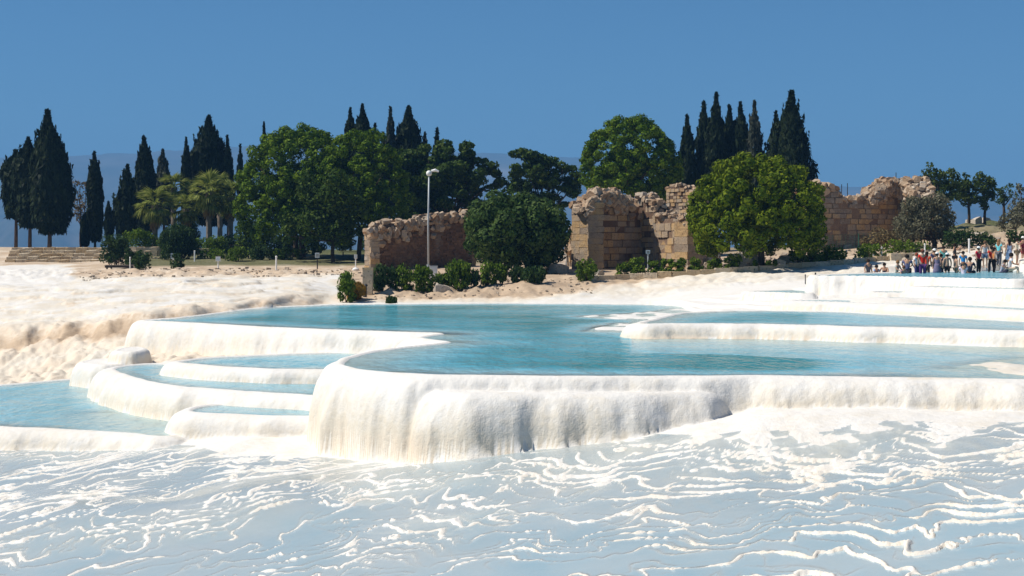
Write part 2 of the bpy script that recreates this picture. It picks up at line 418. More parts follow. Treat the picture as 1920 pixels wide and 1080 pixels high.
def wobble(poly, H, step=.35, amp=.05, seed=0):
    """outline given in px at drop H -> dense world polygon with small irregularities"""
    w = [((px - CX) / F * (H * F / (py - CY)), H * F / (py - CY)) for px, py in poly]
    n = len(w); out = []
    for i in range(n):
        p0, p1, p2, p3 = (np.array(w[(i + k) % n]) for k in (-1, 0, 1, 2))
        L = np.linalg.norm(p2 - p1); k = max(1, min(60, int(L / step)))
        m1 = (p2 - p0) * .5; m2 = (p3 - p1) * .5
        for m in (m1, m2):
            l = np.linalg.norm(m)
            if l > L * .8: m *= L * .8 / l
        for j in range(k):
            t = j / k; t2 = t * t; t3 = t2 * t
            out.append((2 * t3 - 3 * t2 + 1) * p1 + (t3 - 2 * t2 + t) * m1 + (-2 * t3 + 3 * t2) * p2 + (t3 - t2) * m2)
    o = np.array(out)
    o[:, 0] += amp * perlin(o[:, 0] * 1.1, o[:, 1] * .8, seed); o[:, 1] += amp * 2.0 * perlin(o[:, 0] * .9, o[:, 1] * .8, seed + 5)
    return o

def sdf(poly, X, Y):
    """signed distance, negative inside"""
    a = poly; b = np.roll(poly, -1, 0)
    d2 = np.full(X.shape, 1e9); ins = np.zeros(X.shape, bool)
    for (ax, ay), (bx, by) in zip(a, b):
        ex, ey = bx - ax, by - ay
        t = np.clip(((X - ax) * ex + (Y - ay) * ey) / (ex * ex + ey * ey + 1e-12), 0, 1)
        d2 = np.minimum(d2, (X - ax - t * ex) ** 2 + (Y - ay - t * ey) ** 2)
        c = (ay > Y) != (by > Y)
        with np.errstate(divide='ignore', invalid='ignore'):
            ins ^= c & (X < ex * (Y - ay) / (by - ay) + ax)
    d = np.sqrt(d2)
    return np.where(ins, -d, d)

# pools and terraces: drop, outline, skirt width, skirt height, depth, water?
POOLS = [
 dict(n='left_pool', H=6.0, w=.8, h=1.0, dep=.42, p=[(-260,778),(0,800),(130,806),(240,813),(318,819),(345,800),(350,775),(320,762),(200,750),(190,716),(195,706),(120,712),(0,722),(-260,736)]),
 dict(n='low_pool', H=5.35, w=.7, h=1.1, dep=.14, p=[(352,771),(400,776),(500,780),(600,781),(640,781),(650,766),(600,760),(480,757),(390,760)]),
 dict(n='curved_pool', H=4.95, w=.9, h=1.35, dep=.30, p=[(212,691),(232,702),(268,713),(330,724),(430,732),(540,739),(640,744),(670,735),(650,712),(560,716),(430,713),(345,708),(322,696),(322,684),(290,682),(250,684)]),
 dict(n='upper_pool', H=4.5, w=.6, h=.7, dep=.5, p=[(333,679),(360,683),(420,688),(500,692),(580,693),(660,693),(700,685),(690,664),(640,661),(560,663),(470,667),(390,671)]),
 dict(n='block_terrace', H=5.05, w=.5, h=1.3, dep=0, p=[(157,680),(200,684),(245,681),(250,676),(225,673),(180,674)]),
 dict(n='block_terrace', H=4.55, w=.3, h=.45, dep=0, p=[(222,658),(246,660),(266,655),(256,651),(232,653)]),
 dict(n='apron', H=3.96, w=.85, h=1.75, dep=0, p=[(812,729),(845,735),(885,737),(930,737),(1050,737),(1180,738),(1270,736),(1318,733),(1326,729),(1300,722),(1100,720),(900,721),(830,723)]),
 dict(n='long_pool', H=3.6, w=(.85,.55,1.25,1.2,.72,.72,1.0,1.2), h=(2.4,2.4,2.55,2.55,2.2,2.0,1.1,1.0), dep=1.0, p=[(643,676),(646,687),(680,694),(740,700),(820,703.5),(1000,706),(1200,706.5),(1340,706),(1420,705),(1520,707),(1700,709),(1920,712.5),(2250,718),(2250,640),(1920,650),(1500,634),(1212,622),(1225,609),(1300,598),(1340,590),(1300,583),(1270,573),(1200,570.5),(950,568.5),(760,569.5),(640,570.5),(560,573.5),(480,578),(400,588),(330,596),(268,601),
      (330,604),(420,609),(500,613.5),(640,619),(740,622.5),(827,625.5),(800,630),(788,634),(812,638),(841,641.5),(800,647),(760,651),(690,661)]),
 dict(n='right_pool', H=3.08, w=.7, h=.75, dep=.8, p=[(1206,607),(1300,607),(1450,608.5),(1600,612.5),(1750,616.5),(1920,621),(2250,631),(2250,622),(1920,603),(1700,591.5),(1560,584.5),(1400,582.5),(1290,586),(1235,597)]),
 dict(n='white_terrace', H=2.78, w=1.0, h=.5, dep=.05, p=[(1486,563.5),(1560,566),(1668,570),(1800,576),(1930,583),(2200,596),(2200,590),(1930,577.5),(1800,571),(1668,565.5),(1560,562)]),
 dict(n='white_terrace', H=2.6, w=2.8, h=1.15, dep=.04, p=[(1672,559),(1760,559),(1850,561),(1920,563),(2250,570),(2250,560),(1920,557),(1700,554)]),
 dict(n='dark_pool', H=2.62, w=.3, h=.3, dep=.9, p=[(1398,546.5),(1450,548),(1512,550),(1514,545),(1480,543.5)]),
 dict(n='white_terrace', H=2.40, w=.6, h=.6, dep=.04, p=[(1640,548),(1760,550.5),(1930,555),(2200,562),(2200,556),(1925,550),(1760,546.5),(1660,545.5)]),
 dict(n='white_terrace', H=2.10, w=.5, h=.5, dep=.04, p=[(1715,537.5),(1800,540),(1930,544),(2200,552),(2200,546),(1925,539),(1800,536)]),
 dict(n='bathing_pool', H=1.7, w=.35, h=1.25, dep=.55, p=[(1528,517),(1600,517.5),(1660,518.5),(1780,521),(1915,523.5),(1925,518),(1905,507),(1780,509),(1690,510.5),(1620,512.5),(1540,515.5)]),
]
SHELF = [(200,772),(330,795),(340,822),(250,815),(196,806)]
SHOALS = [  # (drop, outline, rise) barely covered shelves in the long pool
 (3.6, [(1046,593),(1110,597),(1200,603),(1260,607),(1300,596),(1330,588),(1300,581),(1262,578),(1200,584),(1110,589)], .10),
 (3.6, [(1074,621),(1150,622),(1216,623),(1222,612),(1180,604),(1130,606),(1090,615)], .10),
 (3.6, [(1735,688),(1800,697),(1900,706),(2100,712),(2200,680),(1960,662),(1870,668),(1780,680)], .10),
]

def build_terrain():
    inner = np.arange(-130, 2052, 3.4)
    px = np.concatenate([np.arange(-1500, -130, 55.0), inner, np.arange(2055, 3450, 55.0)])
    rows = [np.geomspace(14, 24.5, 14)[:-1]]
    d = [24.5]
    while d[-1] < 41: d.append(d[-1] + 1.5 * d[-1] ** 2 / (6.3 * F))          # even steps in the picture
    rows.append(np.array(d))
    rows += [np.arange(41, 51, .058), np.arange(51, 60.5, .10), np.arange(60.5, 76, .13), np.arange(76, 112, .28), np.arange(112, 150, .62), np.arange(150, 206, 1.4)]
    D = np.concatenate(rows); D = np.sort(D)
    PXg, Dg = np.meshgrid(px, D)
    X = (PXg - CX) / F * Dg; Y = Dg
    Z0 = g0(PXg, Dg)
    # gentle natural relief
    rel = fbm(X * .25, Y * .25, 1, 4)
    amp = sstep(95, 110, Dg) * .16 + sstep(640, 560, PXg) * sstep(66, 74, Dg) * (1 - sstep(120, 128, Dg)) * .28
    Z = Z0 + rel * amp
    # knobbly drapery on the left slope
    py0 = CY + (ZC - Z0) * F / Dg
    sl = sstep(660, 560, PXg) * sstep(66.5, 70, Dg) * (1 - sstep(108, 118, Dg))
    kn = np.abs(perlin(X * .9 + .3 * perlin(X, Y, 3), Y * .55, 5)); kn2 = np.abs(perlin(X * 2.3, Y * 1.5, 8))
    low = sstep(600, 640, py0 + .10 * PXg - 12)
    Z += sl * (low * (.34 * kn + .16 * kn2) + (1 - low) * (.06 * kn + .03 * kn2))
    # scarp running along the slope between its upper and lower parts
    led = py0 - (640 - PXg * .125 + 8 * perlin(PXg / 60, PXg * 0, 4))
    Z += sl * .62 * (sstep(6, -5, led) - .5)
    cr = (Z / .42 + .9 * fbm(X * .22, Y * .16, 15, 3)); cf = cr - np.floor(cr)
    step_up = sl * (1 - low); Z += step_up * .11 * (sstep(0, .16, cf) - cf)
    rgt = sstep(1235, 1330, PXg) * sstep(66, 69, Dg) * (1 - sstep(93, 96, Dg))
    rq = (Z + .16 * fbm(X * .25, Y * .12, 16, 3)) / .17; rf = rq - np.floor(rq)
    Z += rgt * .17 * (sstep(0, .12, rf) - rf) * .9
    bk = sstep(99, 102, Dg) * (1 - sstep(110, 114, Dg)) * sstep(620, 700, PXg)
    Z += bk * (.22 * np.abs(perlin(X * .45 + .5 * perlin(X * .3, Y * .3, 18), Y * .30, 17)) + .10 * np.abs(perlin(X * 1.3, Y * .9, 19)) - .08)
    # crumbly earth edge above the slope and along the far bank
    rough = fbm(X * .9, Y * .9, 21, 4)
    edge = sstep(640, 560, PXg) * np.exp(-((py0 - 514) / 9) ** 2) + sstep(620, 700, PXg) * sstep(1150, 900, PXg) * np.exp(-((py0 - 545) / 14) ** 2)
    Z += edge * .42 * rough
    hump = sstep(1650, 1800, PXg) * sstep(125, 140, Dg); Z += hump * .8 * fbm(X * .3, Y * .3, 31, 4)
    # --- small rimmed basins of the foreground
    fgm = 1 - sstep(50, 56, Dg)
    wx = X + .6 * perlin(X * .6, Y * .6, 40); wy = Y + .6 * perlin(X * .6, Y * .6, 41)
    hp = .10 * (Y + .42 * np.maximum(X, -3) - .30 * np.minimum(X + 3, 0)) + .17 * np.abs(perlin(wx * .34, wy * .22, 42)) + .085 * np.abs(perlin(wx * .9, wy * .5, 43)) + .020 * np.abs(perlin(wx * 2.4, wy * 1.3, 44)) + .16 * perlin(wx * .09, wy * .09, 46)
    hp = hp + .05 * np.sin(hp * 2 * np.pi / .57 + 2 * perlin(X * .2, Y * .2, 57))
    def ridges(pot, step, width, seed):
        q = pot / step; f = q - np.floor(q)
        gq = np.hypot(np.gradient(pot, axis=0) / np.gradient(Y, axis=0), np.gradient(pot, axis=1) / np.maximum(np.gradient(X, axis=1), 1e-6)) / step
        dist = np.where(f < .5, f, (f - 1)) / np.maximum(gq, .12)              # metres uphill (+) or downhill (-) of the lip
        w_ = width * np.clip(1 + 1.1 * perlin(X * .5, Y * .35, seed), .3, 2.4)
        return np.where(dist < 0, np.exp(-(dist / (w_ * .35)) ** 2), np.exp(-(dist / w_) ** 2))
    brk = perlin(X * .42, Y * .26, 47) + .6 * perlin(X * 1.3, Y * .8, 48)       # where the rims stand out of the water
    near = sstep(41, 28, Dg); rt = sstep(800, 1700, PXg)
    A1 = np.clip(.041 + .012 * near + .030 * rt * near + .048 * brk, 0, .12)
    A3 = np.clip(.002 + .028 * (1 - near) + .012 * rt + .05 * (perlin(X * .7, Y * .5, 62) + .5 * perlin(X * 2.2, Y * 1.4, 63)), 0, .07)
    A2 = np.clip(.014 + .050 * (perlin(X * .5, Y * .4, 49) + .4 * perlin(X * 1.6, Y * 1.1, 50)), 0, .08)
    q2_ = perlin(wx * .55 + 5, wy * .40, 51)
    r1 = ridges(hp, .105, .078, 52); r3 = ridges(hp + .05 * perlin(X * .9, Y * .5, 59), .062, .055, 61); r2 = ridges(hp * .8 + .20 * np.abs(q2_) + .10 * X * .3, .20, .08, 53)
    lipn = fbm(X * 5, Y * 4, 54, 3)
    ridge = np.maximum(np.maximum(A1 * r1, A2 * r2), A3 * r3) * (1 + .35 * lipn)
    pool = .022 + .028 * near + .022 * fbm(X * .22, Y * .16, 55, 3)
    L = Z0 + .03 * fbm(X * .25, Y * .2, 56, 2)
    zt = L - pool + ridge + .010 * fbm(X * 1.4, Y * .7, 58, 4) + .004 * lipn
    i = np.zeros_like(Z0); hh = L
    # dry, smooth aprons against the walls and the whiter upper right
    wl = np.interp(PXg, [-200, 0, 200, 330, 450, 560, 640, 760, 850, 1000, 1200, 1340, 1500, 1900, 2200],
                   [55.5, 53.6, 52.4, 48.3, 45, 44.2, 43.5, 43.6, 42.9, 41.6, 40.9, 38.8, 38.2, 37.5, 37])
    apr = sstep(-1.2, 2.2, Dg - wl + 1.0 * perlin(X * .35, Y * .3, 50))
    white = sstep(900, 1500, PXg) * sstep(29.5, 38, Dg) * .8 + sstep(300, 640, PXg) * sstep(900, 600, PXg) * sstep(40, 44, Dg) * .5
    zt += .014 * white + .026 * np.abs(perlin(X * 1.9, Y * .8, 55)) * white
    fg_z = zt * (1 - apr) + (hh + .05 * fbm(X * .8, Y * .6, 51, 3)) * apr
    Z = Z * (1 - fgm) + fg_z * fgm
    film = np.where((fgm > .5) & (apr < .9), L, -1e3)
    film_depth = np.clip(film - Z, -.2, .3)
    # --- pools, low ones first
    flut = perlin(X * 3.1, Y * 3.1, 60); flut2 = perlin(X * 8.5, Y * 8.5, 61); bulk = perlin(X * .85, Y * .85, 62)
    wall = np.zeros_like(Z); coat = np.zeros_like(Z); inside_any = np.zeros(Z.shape, bool)
    waters = []
    for k, P in enumerate(POOLS):
        poly = wobble(P['p'], P['H'], amp=.07 if P['H'] > 3.3 else .15, seed=70 + k)
        zt_ = ZC - P['H']
        mrg = 6.0
        sel = (X > poly[:, 0].min() - mrg) & (X < poly[:, 0].max() + mrg) & (Y > poly[:, 1].min() - mrg) & (Y < poly[:, 1].max() + mrg)
        d = np.full(Z.shape, 99.0); d[sel] = sdf(poly, X[sel], Y[sel])
        wP, hP = ((np.interp(PXg, [600, 645, 740, 820, 950, 1350, 1450, 1900], P[k_]) if isinstance(P[k_], tuple) else P[k_]) for k_ in ('w', 'h'))
        grow = np.clip(d / .5, 0, 1)
        de = d + grow * (.17 * np.minimum(1.3, hP / 1.2) * np.minimum(1, hP) * bulk + .032 * flut + .014 * flut2 + .07 * np.minimum(1, hP / 2) * np.clip(d / np.maximum(wP, .3), 0, 1) ** 2 * perlin(X * 1.6, Y * 1.6, 63)) * np.clip(wP, .4, 1.1)
        # drip lobes: heavier ribs near the foot
        w, h = wP, hP
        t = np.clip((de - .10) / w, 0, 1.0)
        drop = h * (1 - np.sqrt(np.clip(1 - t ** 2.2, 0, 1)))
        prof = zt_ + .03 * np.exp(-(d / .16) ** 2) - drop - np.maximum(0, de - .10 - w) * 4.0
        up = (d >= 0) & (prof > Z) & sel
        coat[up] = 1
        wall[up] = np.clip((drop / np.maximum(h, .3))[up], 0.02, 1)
        Z = np.where(up, prof, Z)
        ins = (d < 0) & sel
        if P['dep'] > 0:
            dpm = 1.0
            if P['n'] == 'right_pool': dpm = np.interp(PXg, [1300, 1500, 1720], [1, 1, .16])
            if P['n'] == 'long_pool': dpm = np.interp(PXg, [1150, 1350, 1480, 1640], [1, 1, .8, .26]) * (1 + .9 * np.exp(-((PXg - 1430) / 120) ** 2))
            if P['n'] == 'left_pool': dpm = np.interp(PXg, [0, 150, 260], [.75, .65, .35])
            fl_ = zt_ + .03 * np.exp(-(d / .16) ** 2) - .05 * sstep(0, .2, -d) - P['dep'] * sstep(.1, 4.5 * min(1, P['dep']), -d) * dpm * (.8 + .3 * perlin(X * .15, Y * .12, 80 + k))
            Z = np.where(ins, fl_, Z)
            waters.append((P, zt_ - .012, d))
        else:
            Z = np.where(ins, np.maximum(Z, zt_ + .04 * fbm(X * 1.2, Y * 1.2, 90 + k)), Z)
        wall[ins] = 0; coat[ins] = 1
        film_depth[(d < wP * 1.0) & (Z > film)] = -.2
    # underwater shelf below the right pool's wall, and shoals
    for H, pl, rise in SHOALS:
        poly = wobble(pl, H, amp=.3, seed=99); zt_ = ZC - H
        sel = (X > poly[:, 0].min() - 3) & (X < poly[:, 0].max() + 3) & (Y > poly[:, 1].min() - 6) & (Y < poly[:, 1].max() + 6)
        d = np.full(Z.shape, 99.0); d[sel] = sdf(poly, X[sel], Y[sel])
        m = sstep(1.2, -1.2, d)
        tgt = zt_ + rise * (fbm(X * .7, Y * .30, 120, 4) * 1.1 - .02)
        Z = np.where(m > 0, np.maximum(Z, Z * (1 - m) + tgt * m), Z)
    ds = sdf(wobble(SHELF, 6.0), X, Y); lz = ZC - 6.0
    Z = np.where((ds < 3) & (Z < lz) & (waters[0][2] < -.05), np.maximum(Z, lz - .05 - .10 * np.maximum(ds, 0)), Z)
    lp = ZC - 3.6; LP = [w_[0]['n'] for w_ in waters].index('long_pool')
    dr = sdf(wobble([(1195,632),(1500,640),(1920,657),(2250,668),(2250,640),(1920,620),(1500,606),(1200,604)], 3.6), X, Y)
    sh = (dr < 8) & (waters[LP][2] < -.05) & (PXg > 1180)
    Z = np.where(sh & (Z < lp), np.maximum(Z, lp - .025 - .04 * np.maximum(dr, 0)), Z)
    # ---- colour attributes (what the ground itself is made of)
    PXr = PXg; PXg = PXg + 45 * fbm(X * .16, Y * .16, 131, 4)
    py0 = py0 + 4 * fbm(X * .3, Y * .12, 132, 3)
    py = CY + (ZC - Z) * F / Dg
    nz = fbm(X * .35, Y * .25, 130, 4)
    tan = np.zeros_like(Z)
    tan += np.where(fgm > .5, .02 + .10 * sstep(44, 30, Dg) * sstep(900, 1400, PXg), 0)
    tan = np.maximum(tan, sl * (.13 + .24 * low + .30 * nz + .30 * (1 - low) * np.exp(-(cf / .12) ** 2)) + sl * .42 * np.exp(-((led - 4) / 10) ** 2))
    tan = np.maximum(tan, edge * .72)
    bank = sstep(99.5, 103, Dg) * sstep(610, 660, PXg)
    whiteb = sstep(1030, 1140, PXg + 6 * (py0 - 548)) * sstep(502, 520, py0 + (PXg - 1250) * .075)
    tan = np.maximum(tan, bank * (.84 - .64 * whiteb + .3 * nz * (1 - .6 * whiteb)))
    plat = sstep(121, 127, Dg) * sstep(660, 620, PXg) + sstep(109, 113, Dg) * sstep(600, 700, PXg) * sstep(518, 508, py0 + (PXg - 1250) * .075)
    plat = np.clip(plat, 0, 1)
    tan = np.maximum(tan, plat * (.70 + .3 * nz))
    flat = np.exp(-(np.maximum(0, np.abs(PXg - 20) - 105) / 12) ** 2) * sstep(494, 499, py0) * sstep(532, 524, py0) * (Dg > 110)
    tan = tan * (1 - .93 * flat)
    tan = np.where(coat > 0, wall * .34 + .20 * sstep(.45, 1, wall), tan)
    tan = np.where(inside_any, 0, tan)
    sho = (PXg > 1720) & (Dg > 43) & (Dg < 57) & (Z > ZC - 3.72)
    tan = np.where(sho, .18, tan)
    grass = sstep(132, 140, Dg) * sstep(236, 262, PXg) * sstep(1000, 850, PXg) * .95 + sstep(142, 150, Dg) * sstep(1000, 1100, PXg) * .45
    grass = np.clip(grass + sstep(125, 150, Dg) * sstep(1600, 1750, PXg) * .35 + sstep(155, 170, Dg) * .3, 0, 1) * (1 - .7 * flat)
    crust = fgm * sstep(40, 29, Dg) * sstep(300, 1100, PXg) * sstep(.02, .0, np.abs(film_depth)) + .0
    crust = np.where(film_depth < -.004, fgm * sstep(42, 30, Dg) * (.25 + .75 * sstep(300, 1000, PXg)) * 1.4, 0)
    ny, nx = Z.shape
    idx = np.arange(ny * nx).reshape(ny, nx)
    quads = np.stack([idx[:-1, :-1], idx[:-1, 1:], idx[1:, 1:], idx[1:, :-1]], -1)
    V = np.stack([X, Y, Z], -1).reshape(-1, 3)
    def part(name, r0, r1, mat):
        vs = V[r0 * nx:r1 * nx]; qf = quads[r0:r1 - 1].reshape(-1, 4) - r0 * nx
        me = mesh_arrays(name, vs, qf, True)
        for an, ar in (('tan', tan), ('grass', grass), ('crust', crust)):
            me.attributes.new(an, 'FLOAT', 'POINT').data.foreach_set('value', ar[r0:r1].astype(np.float32).ravel())
        return link(name, me, mat, kind='structure')
    def row(d): return int(np.searchsorted(D, d))
    part('travertine_terrace', 0, row(60.5) + 1, M['trav'])
    part('travertine_slope', row(60.5), row(112) + 1, M['trav'])
    part('plateau_ground', row(112), ny, M['trav'])
    # ---- water sheets on the same grid
    def sheet(name, mask, level, depth, mat, st=1):
        m = mask[::st, ::st]; ii = idx[::st, ::st]
        qm = m[:-1, :-1] & m[:-1, 1:] & m[1:, 1:] & m[1:, :-1]
        q = np.stack([ii[:-1, :-1], ii[:-1, 1:], ii[1:, 1:], ii[1:, :-1]], -1)[qm]
        if len(q) == 0: return None
        used, inv = np.unique(q.ravel(), return_inverse=True)
        vv = V[used].copy(); vv[:, 2] = level.ravel()[used]
        me = mesh_arrays(name, vv, inv.reshape(-1, 4), True)
        me.attributes.new('depth', 'FLOAT', 'POINT').data.foreach_set('value', np.clip(depth.ravel()[used], 0, 3).astype(np.float32))
        return link(name, me, mat, kind='structure')
    for P, lv, d in waters:
        mask = (d < .12) & (d > -90)
        dp = np.where(mask, lv - Z, 0)
        sheet('water', mask, np.full(Z.shape, lv), dp, M['water'], 2 if P['H'] > 3.0 else 1)
    lvl = np.where(film > -100, film, 0)
    i0 = np.where(film > -100, i, -999)
    mk = (film_depth > -.03) & (film > -100)
    # quads must not bridge two levels
    m = mk[:-1, :-1] & mk[:-1, 1:] & mk[1:, 1:] & mk[1:, :-1]
    same = (i0[:-1, :-1] == i0[:-1, 1:]) & (i0[:-1, 1:] == i0[1:, 1:]) & (i0[1:, 1:] == i0[1:, :-1])
    wet = (film_depth[:-1, :-1] > 0) | (film_depth[:-1, 1:] > 0) | (film_depth[1:, 1:] > 0) | (film_depth[1:, :-1] > 0)
    q = quads[m & same & wet]
    used, inv = np.unique(q.ravel(), return_inverse=True)
    vv = V[used].copy(); vv[:, 2] = lvl.ravel()[used]
    me = mesh_arrays('shallow_water', vv, inv.reshape(-1, 4), True)
    me.attributes.new('depth', 'FLOAT', 'POINT').data.foreach_set('value', np.clip(film_depth.ravel()[used], 0, 1).astype(np.float32))
    link('shallow_water', me, M['film'], kind='structure')
    # ---- beyond the plateau: scarp, plain, mountains, one sheet to the horizon
    ang = np.concatenate([np.linspace(-4200, -800, 30), np.linspace(-760, 2700, 300), np.linspace(2760, 6200, 30)])
    Dd = np.concatenate([[203.0, 206, 212, 225, 260, 330, 450, 700], np.geomspace(1000, 4200, 22), np.geomspace(4400, 8200, 44)])
    A, DD = np.meshgrid(ang, Dd)
    XX = (A - CX) / F * DD
    edgez = np.where(A < -1e9, 0, g0(np.clip(A, -300, 2300), np.full(A.shape, 203.0))) - .25
    z = edgez + (-130 - edgez) * sstep(204, 480, DD)
    ridge_y = np.interp(A, [-4200, -800, 0, 140, 260, 330, 400, 470, 600, 800, 1000, 1090, 1250, 1400, 1560, 1740, 1920, 2400, 3000, 6200],
                        [300, 310, 300, 296, 293, 286, 279, 276, 280, 284, 296, 300, 318, 338, 352, 358, 362, 352, 340, 330])
    rn = fbm(A / 160, DD / 900, 140, 5)
    top = ZC + (CY - ridge_y) * 7000 / F + 12 * fbm(A / 50, DD * 0, 141, 4)
    body = sstep(3000, 7000, DD)
    mid = np.exp(-((DD - 4300) / 700) ** 2) * (70 + 60 * fbm(A / 110, DD / 3000, 142, 4)) * sstep(1100, 700, A)
    hz = -130 + (top + 130) * body ** 1.3 * (1 - .35 * sstep(7100, 8200, DD)) + rn * 70 * np.sin(np.pi * np.clip((DD - 2600) / 4500, 0, 1)) + mid
    z = np.where(DD > 1000, np.maximum(-130 + 6 * rn, hz), z)
    ny2, nx2 = z.shape; id2 = np.arange(ny2 * nx2).reshape(ny2, nx2)
    q2 = np.stack([id2[:-1, :-1], id2[:-1, 1:], id2[1:, 1:], id2[1:, :-1]], -1).reshape(-1, 4)
    me = mesh_arrays('hills', np.stack([XX, DD, z], -1).reshape(-1, 3), q2, True)
    link('hills', me, M['hill'], kind='structure')
    me = mesh_arrays('plain', [(-9000, -60, -132), (9000, -60, -132), (9000, 8300, -132), (-9000, 8300, -132)], [(0, 1, 2, 3)])
    link('plain', me, M['hill'], kind='structure')
    return z.max()

hill_top = build_terrain()

# ------------------------------------------------------------------ haze
def haze():
    m, nt, out = new_mat('air')
    v = N(nt, 'ShaderNodeVolumePrincipled')
    v.inputs['Color'].default_value = (.22, .52, .97, 1); v.inputs['Density'].default_value = 2.2e-4
    v.inputs['Anisotropy'].default_value = 0.0
    nt.links.new(v.outputs[0], out.inputs['Volume'])
    b = MB().box((0, 4200, (hill_top + 30 - 134) / 2), (19000, 8700, hill_top + 30 + 134))
    b.build('haze', m, kind='stuff')
haze()

# ------------------------------------------------------------------ plants
def leaves(centers, normals, size, asp=1.0, up=None, r=None):
    """one triangle pair (diamond) per leaf clump -> verts, faces"""
    r = r or rng
    n = len(centers); nrm = normals / (np.linalg.norm(normals, axis=1, keepdims=True) + 1e-9)
    ref = r.normal(size=(n, 3)) if up is None else np.tile(np.array(up, float), (n, 1)) + r.normal(size=(n, 3)) * .35
    a = np.cross(nrm, ref); a /= np.linalg.norm(a, axis=1, keepdims=True) + 1e-9
    b = np.cross(nrm, a)
    s = (size * r.uniform(.65, 1.35, n))[:, None]
    A = a * s * .5; B = b * s * .5 * asp
    v = np.stack([centers - B, centers + A * .8 - B * .1, centers + B, centers - A * .8 + B * .1], 1).reshape(-1, 3)
    f = np.arange(n * 4).reshape(n, 4)
    return v, f

def sphere_dirs(n, r=None):
    r = r or rng
    d = r.normal(size=(n, 3)); return d / np.linalg.norm(d, axis=1, keepdims=True)

def puff_points(puffs, per, jit=.35, flat=1.0, r=None):
    r = r or rng
    C, Nn = [], []
    for (c, rad) in puffs:
        n = max(8, int(per * rad * rad)); d = sphere_dirs(n, r)
        rr = rad * r.uniform(.72, 1.08, (n, 1))
        C.append(np.array(c) + d * rr * np.array([1, 1, flat])); Nn.append(d + r.normal(size=(n, 3)) * jit)
    return np.concatenate(C), np.concatenate(Nn)

def crown_mesh(name, sets):
    V, Fs, k = [], [], 0
    for v, f in sets: V.append(v); Fs.append(f + k); k += len(v)
    return mesh_arrays(name, np.concatenate(V), np.concatenate(Fs))

def limb(mb, a, b, r0, r1, bend=.12, n=5):
    a, b = Vector(a), Vector(b); L = (b - a).length
    off = Vector((random.uniform(-1, 1), random.uniform(-1, 1), random.uniform(-.3, .5))) * bend * L
    pts = [a.lerp(b, t / n) + off * math.sin(math.pi * t / n) for t in range(n + 1)]
    mb.tube(pts, [r0 + (r1 - r0) * t / n for t in range(n + 1)], 6)

def base_of(px, py=None, D=None):
    if D is None: return on_ground(px, py)
    return Vector(((px - CX) * D / F, D, ground(px, D)))

def zpx(py, D): return ZC - (py - CY) * D / F

def cypress(px, top, bot, hw, D, label, mat='cypress', rag=.18, low=.25, group='cypresses on the plateau', n=None, stem=True, prof=1.0):
    """columnar conifer; hw = half width in px at its widest, low = height share of the widest place"""
    b = base_of(px, D=D); zt = zpx(top, D) - b.z; zb = max(.05, zpx(bot, D) - b.z); R = hw * 1.12 * D / F; Hc = zt - zb
    t = thing('cypress_tree', label, 'cypress', b, 0, group)
    n = n or int(np.clip(1500 + 330 * R * Hc, 1500, 9000))
    u = rng.uniform(0, 1, n) ** .9
    def rad(u): return np.where(u < low, .62 + .38 * np.sin(np.clip(u / low, 0, 1) * np.pi / 2), np.clip(1 - (np.clip(u - low, 0, 1) / (1 - low)) ** (1.55 * prof), 0, 1) * (1 - .55 * sstep(.75, 1.0, u)) + .02)
    th = rng.uniform(0, 2 * np.pi, n); s = rng.integers(0, 99)
    lob = 1 + rag * (1.6 * perlin(th * 1.1 + np.sin(th) * .7, u * Hc * .55, s) + 1.0 * perlin(th * 2.7, u * Hc * 1.3, s + 1))
    rr = R * rad(u) * lob * rng.uniform(.62, 1.0, n) ** .6
    lean = .10 * R * np.sin(u * 3 + s)
    C = np.stack([np.cos(th) * rr + lean, np.sin(th) * rr, zb + u * Hc], -1)
    Nn = np.stack([np.cos(th), np.sin(th), np.full(n, .25)], -1) + rng.normal(size=(n, 3)) * .35
    sets = [leaves(C, Nn, np.clip(.17 + .10 * R, .2, .42), 2.2, (0, 0, 1))]
    # pointed sprays that break the outline
    q = 60; tt = rng.uniform(0, 1, q); ang = rng.uniform(0, 2 * np.pi, q); sp = (1 - tt) * min(.22 * R, .35) + .02
    sets.append(leaves(np.stack([np.cos(ang) * sp + .10 * R * np.sin(3 + s), np.sin(ang) * sp, zt - Hc * .10 + tt * Hc * .10], -1), np.stack([np.cos(ang), np.sin(ang), np.full(q, .2)], -1), .17, 2.6, (0, 0, 1)))
    m = int(20 + 9 * Hc); u2 = rng.uniform(.02, .86, m); th2 = rng.uniform(0, 2 * np.pi, m)
    for k in range(m):
        r0 = R * float(rad(np.array(u2[k]))) * rng.uniform(.8, 1.02)
        L = rng.uniform(.5, 1.3) * (.35 + .35 * R) * (1 + rag) * (1.15 - u2[k] * .5)
        q = 16; tt = rng.uniform(0, 1, q)
        wob = (1 - tt) * L * .22
        ang = rng.uniform(0, 2 * np.pi, q)
        cc = np.stack([np.cos(th2[k]) * (r0 + tt * L * .18) + np.cos(ang) * wob + .10 * R * np.sin(u2[k] * 3 + s), np.sin(th2[k]) * (r0 + tt * L * .18) + np.sin(ang) * wob, zb + u2[k] * Hc + tt * L], -1)
        cc[:, 2] = np.minimum(cc[:, 2], zt + .15)
        sets.append(leaves(cc, np.stack([np.cos(ang) + np.cos(th2[k]), np.sin(ang) + np.sin(th2[k]), np.full(q, .2)], -1), .24, 2.0, (0, 0, 1)))
    link('crown', crown_mesh('crown', sets), M[mat], t)
    if stem:
        mb = MB(); mb.tube([(0, 0, -.2), (.02, 0, zb * .6), (.1 * R * .3, 0, zb + Hc * .6)], [.10 + R * .07, .09 + R * .06, .03], 7)
        link('trunk', mb.mesh('trunk', True), M['bark'], t)
    return t

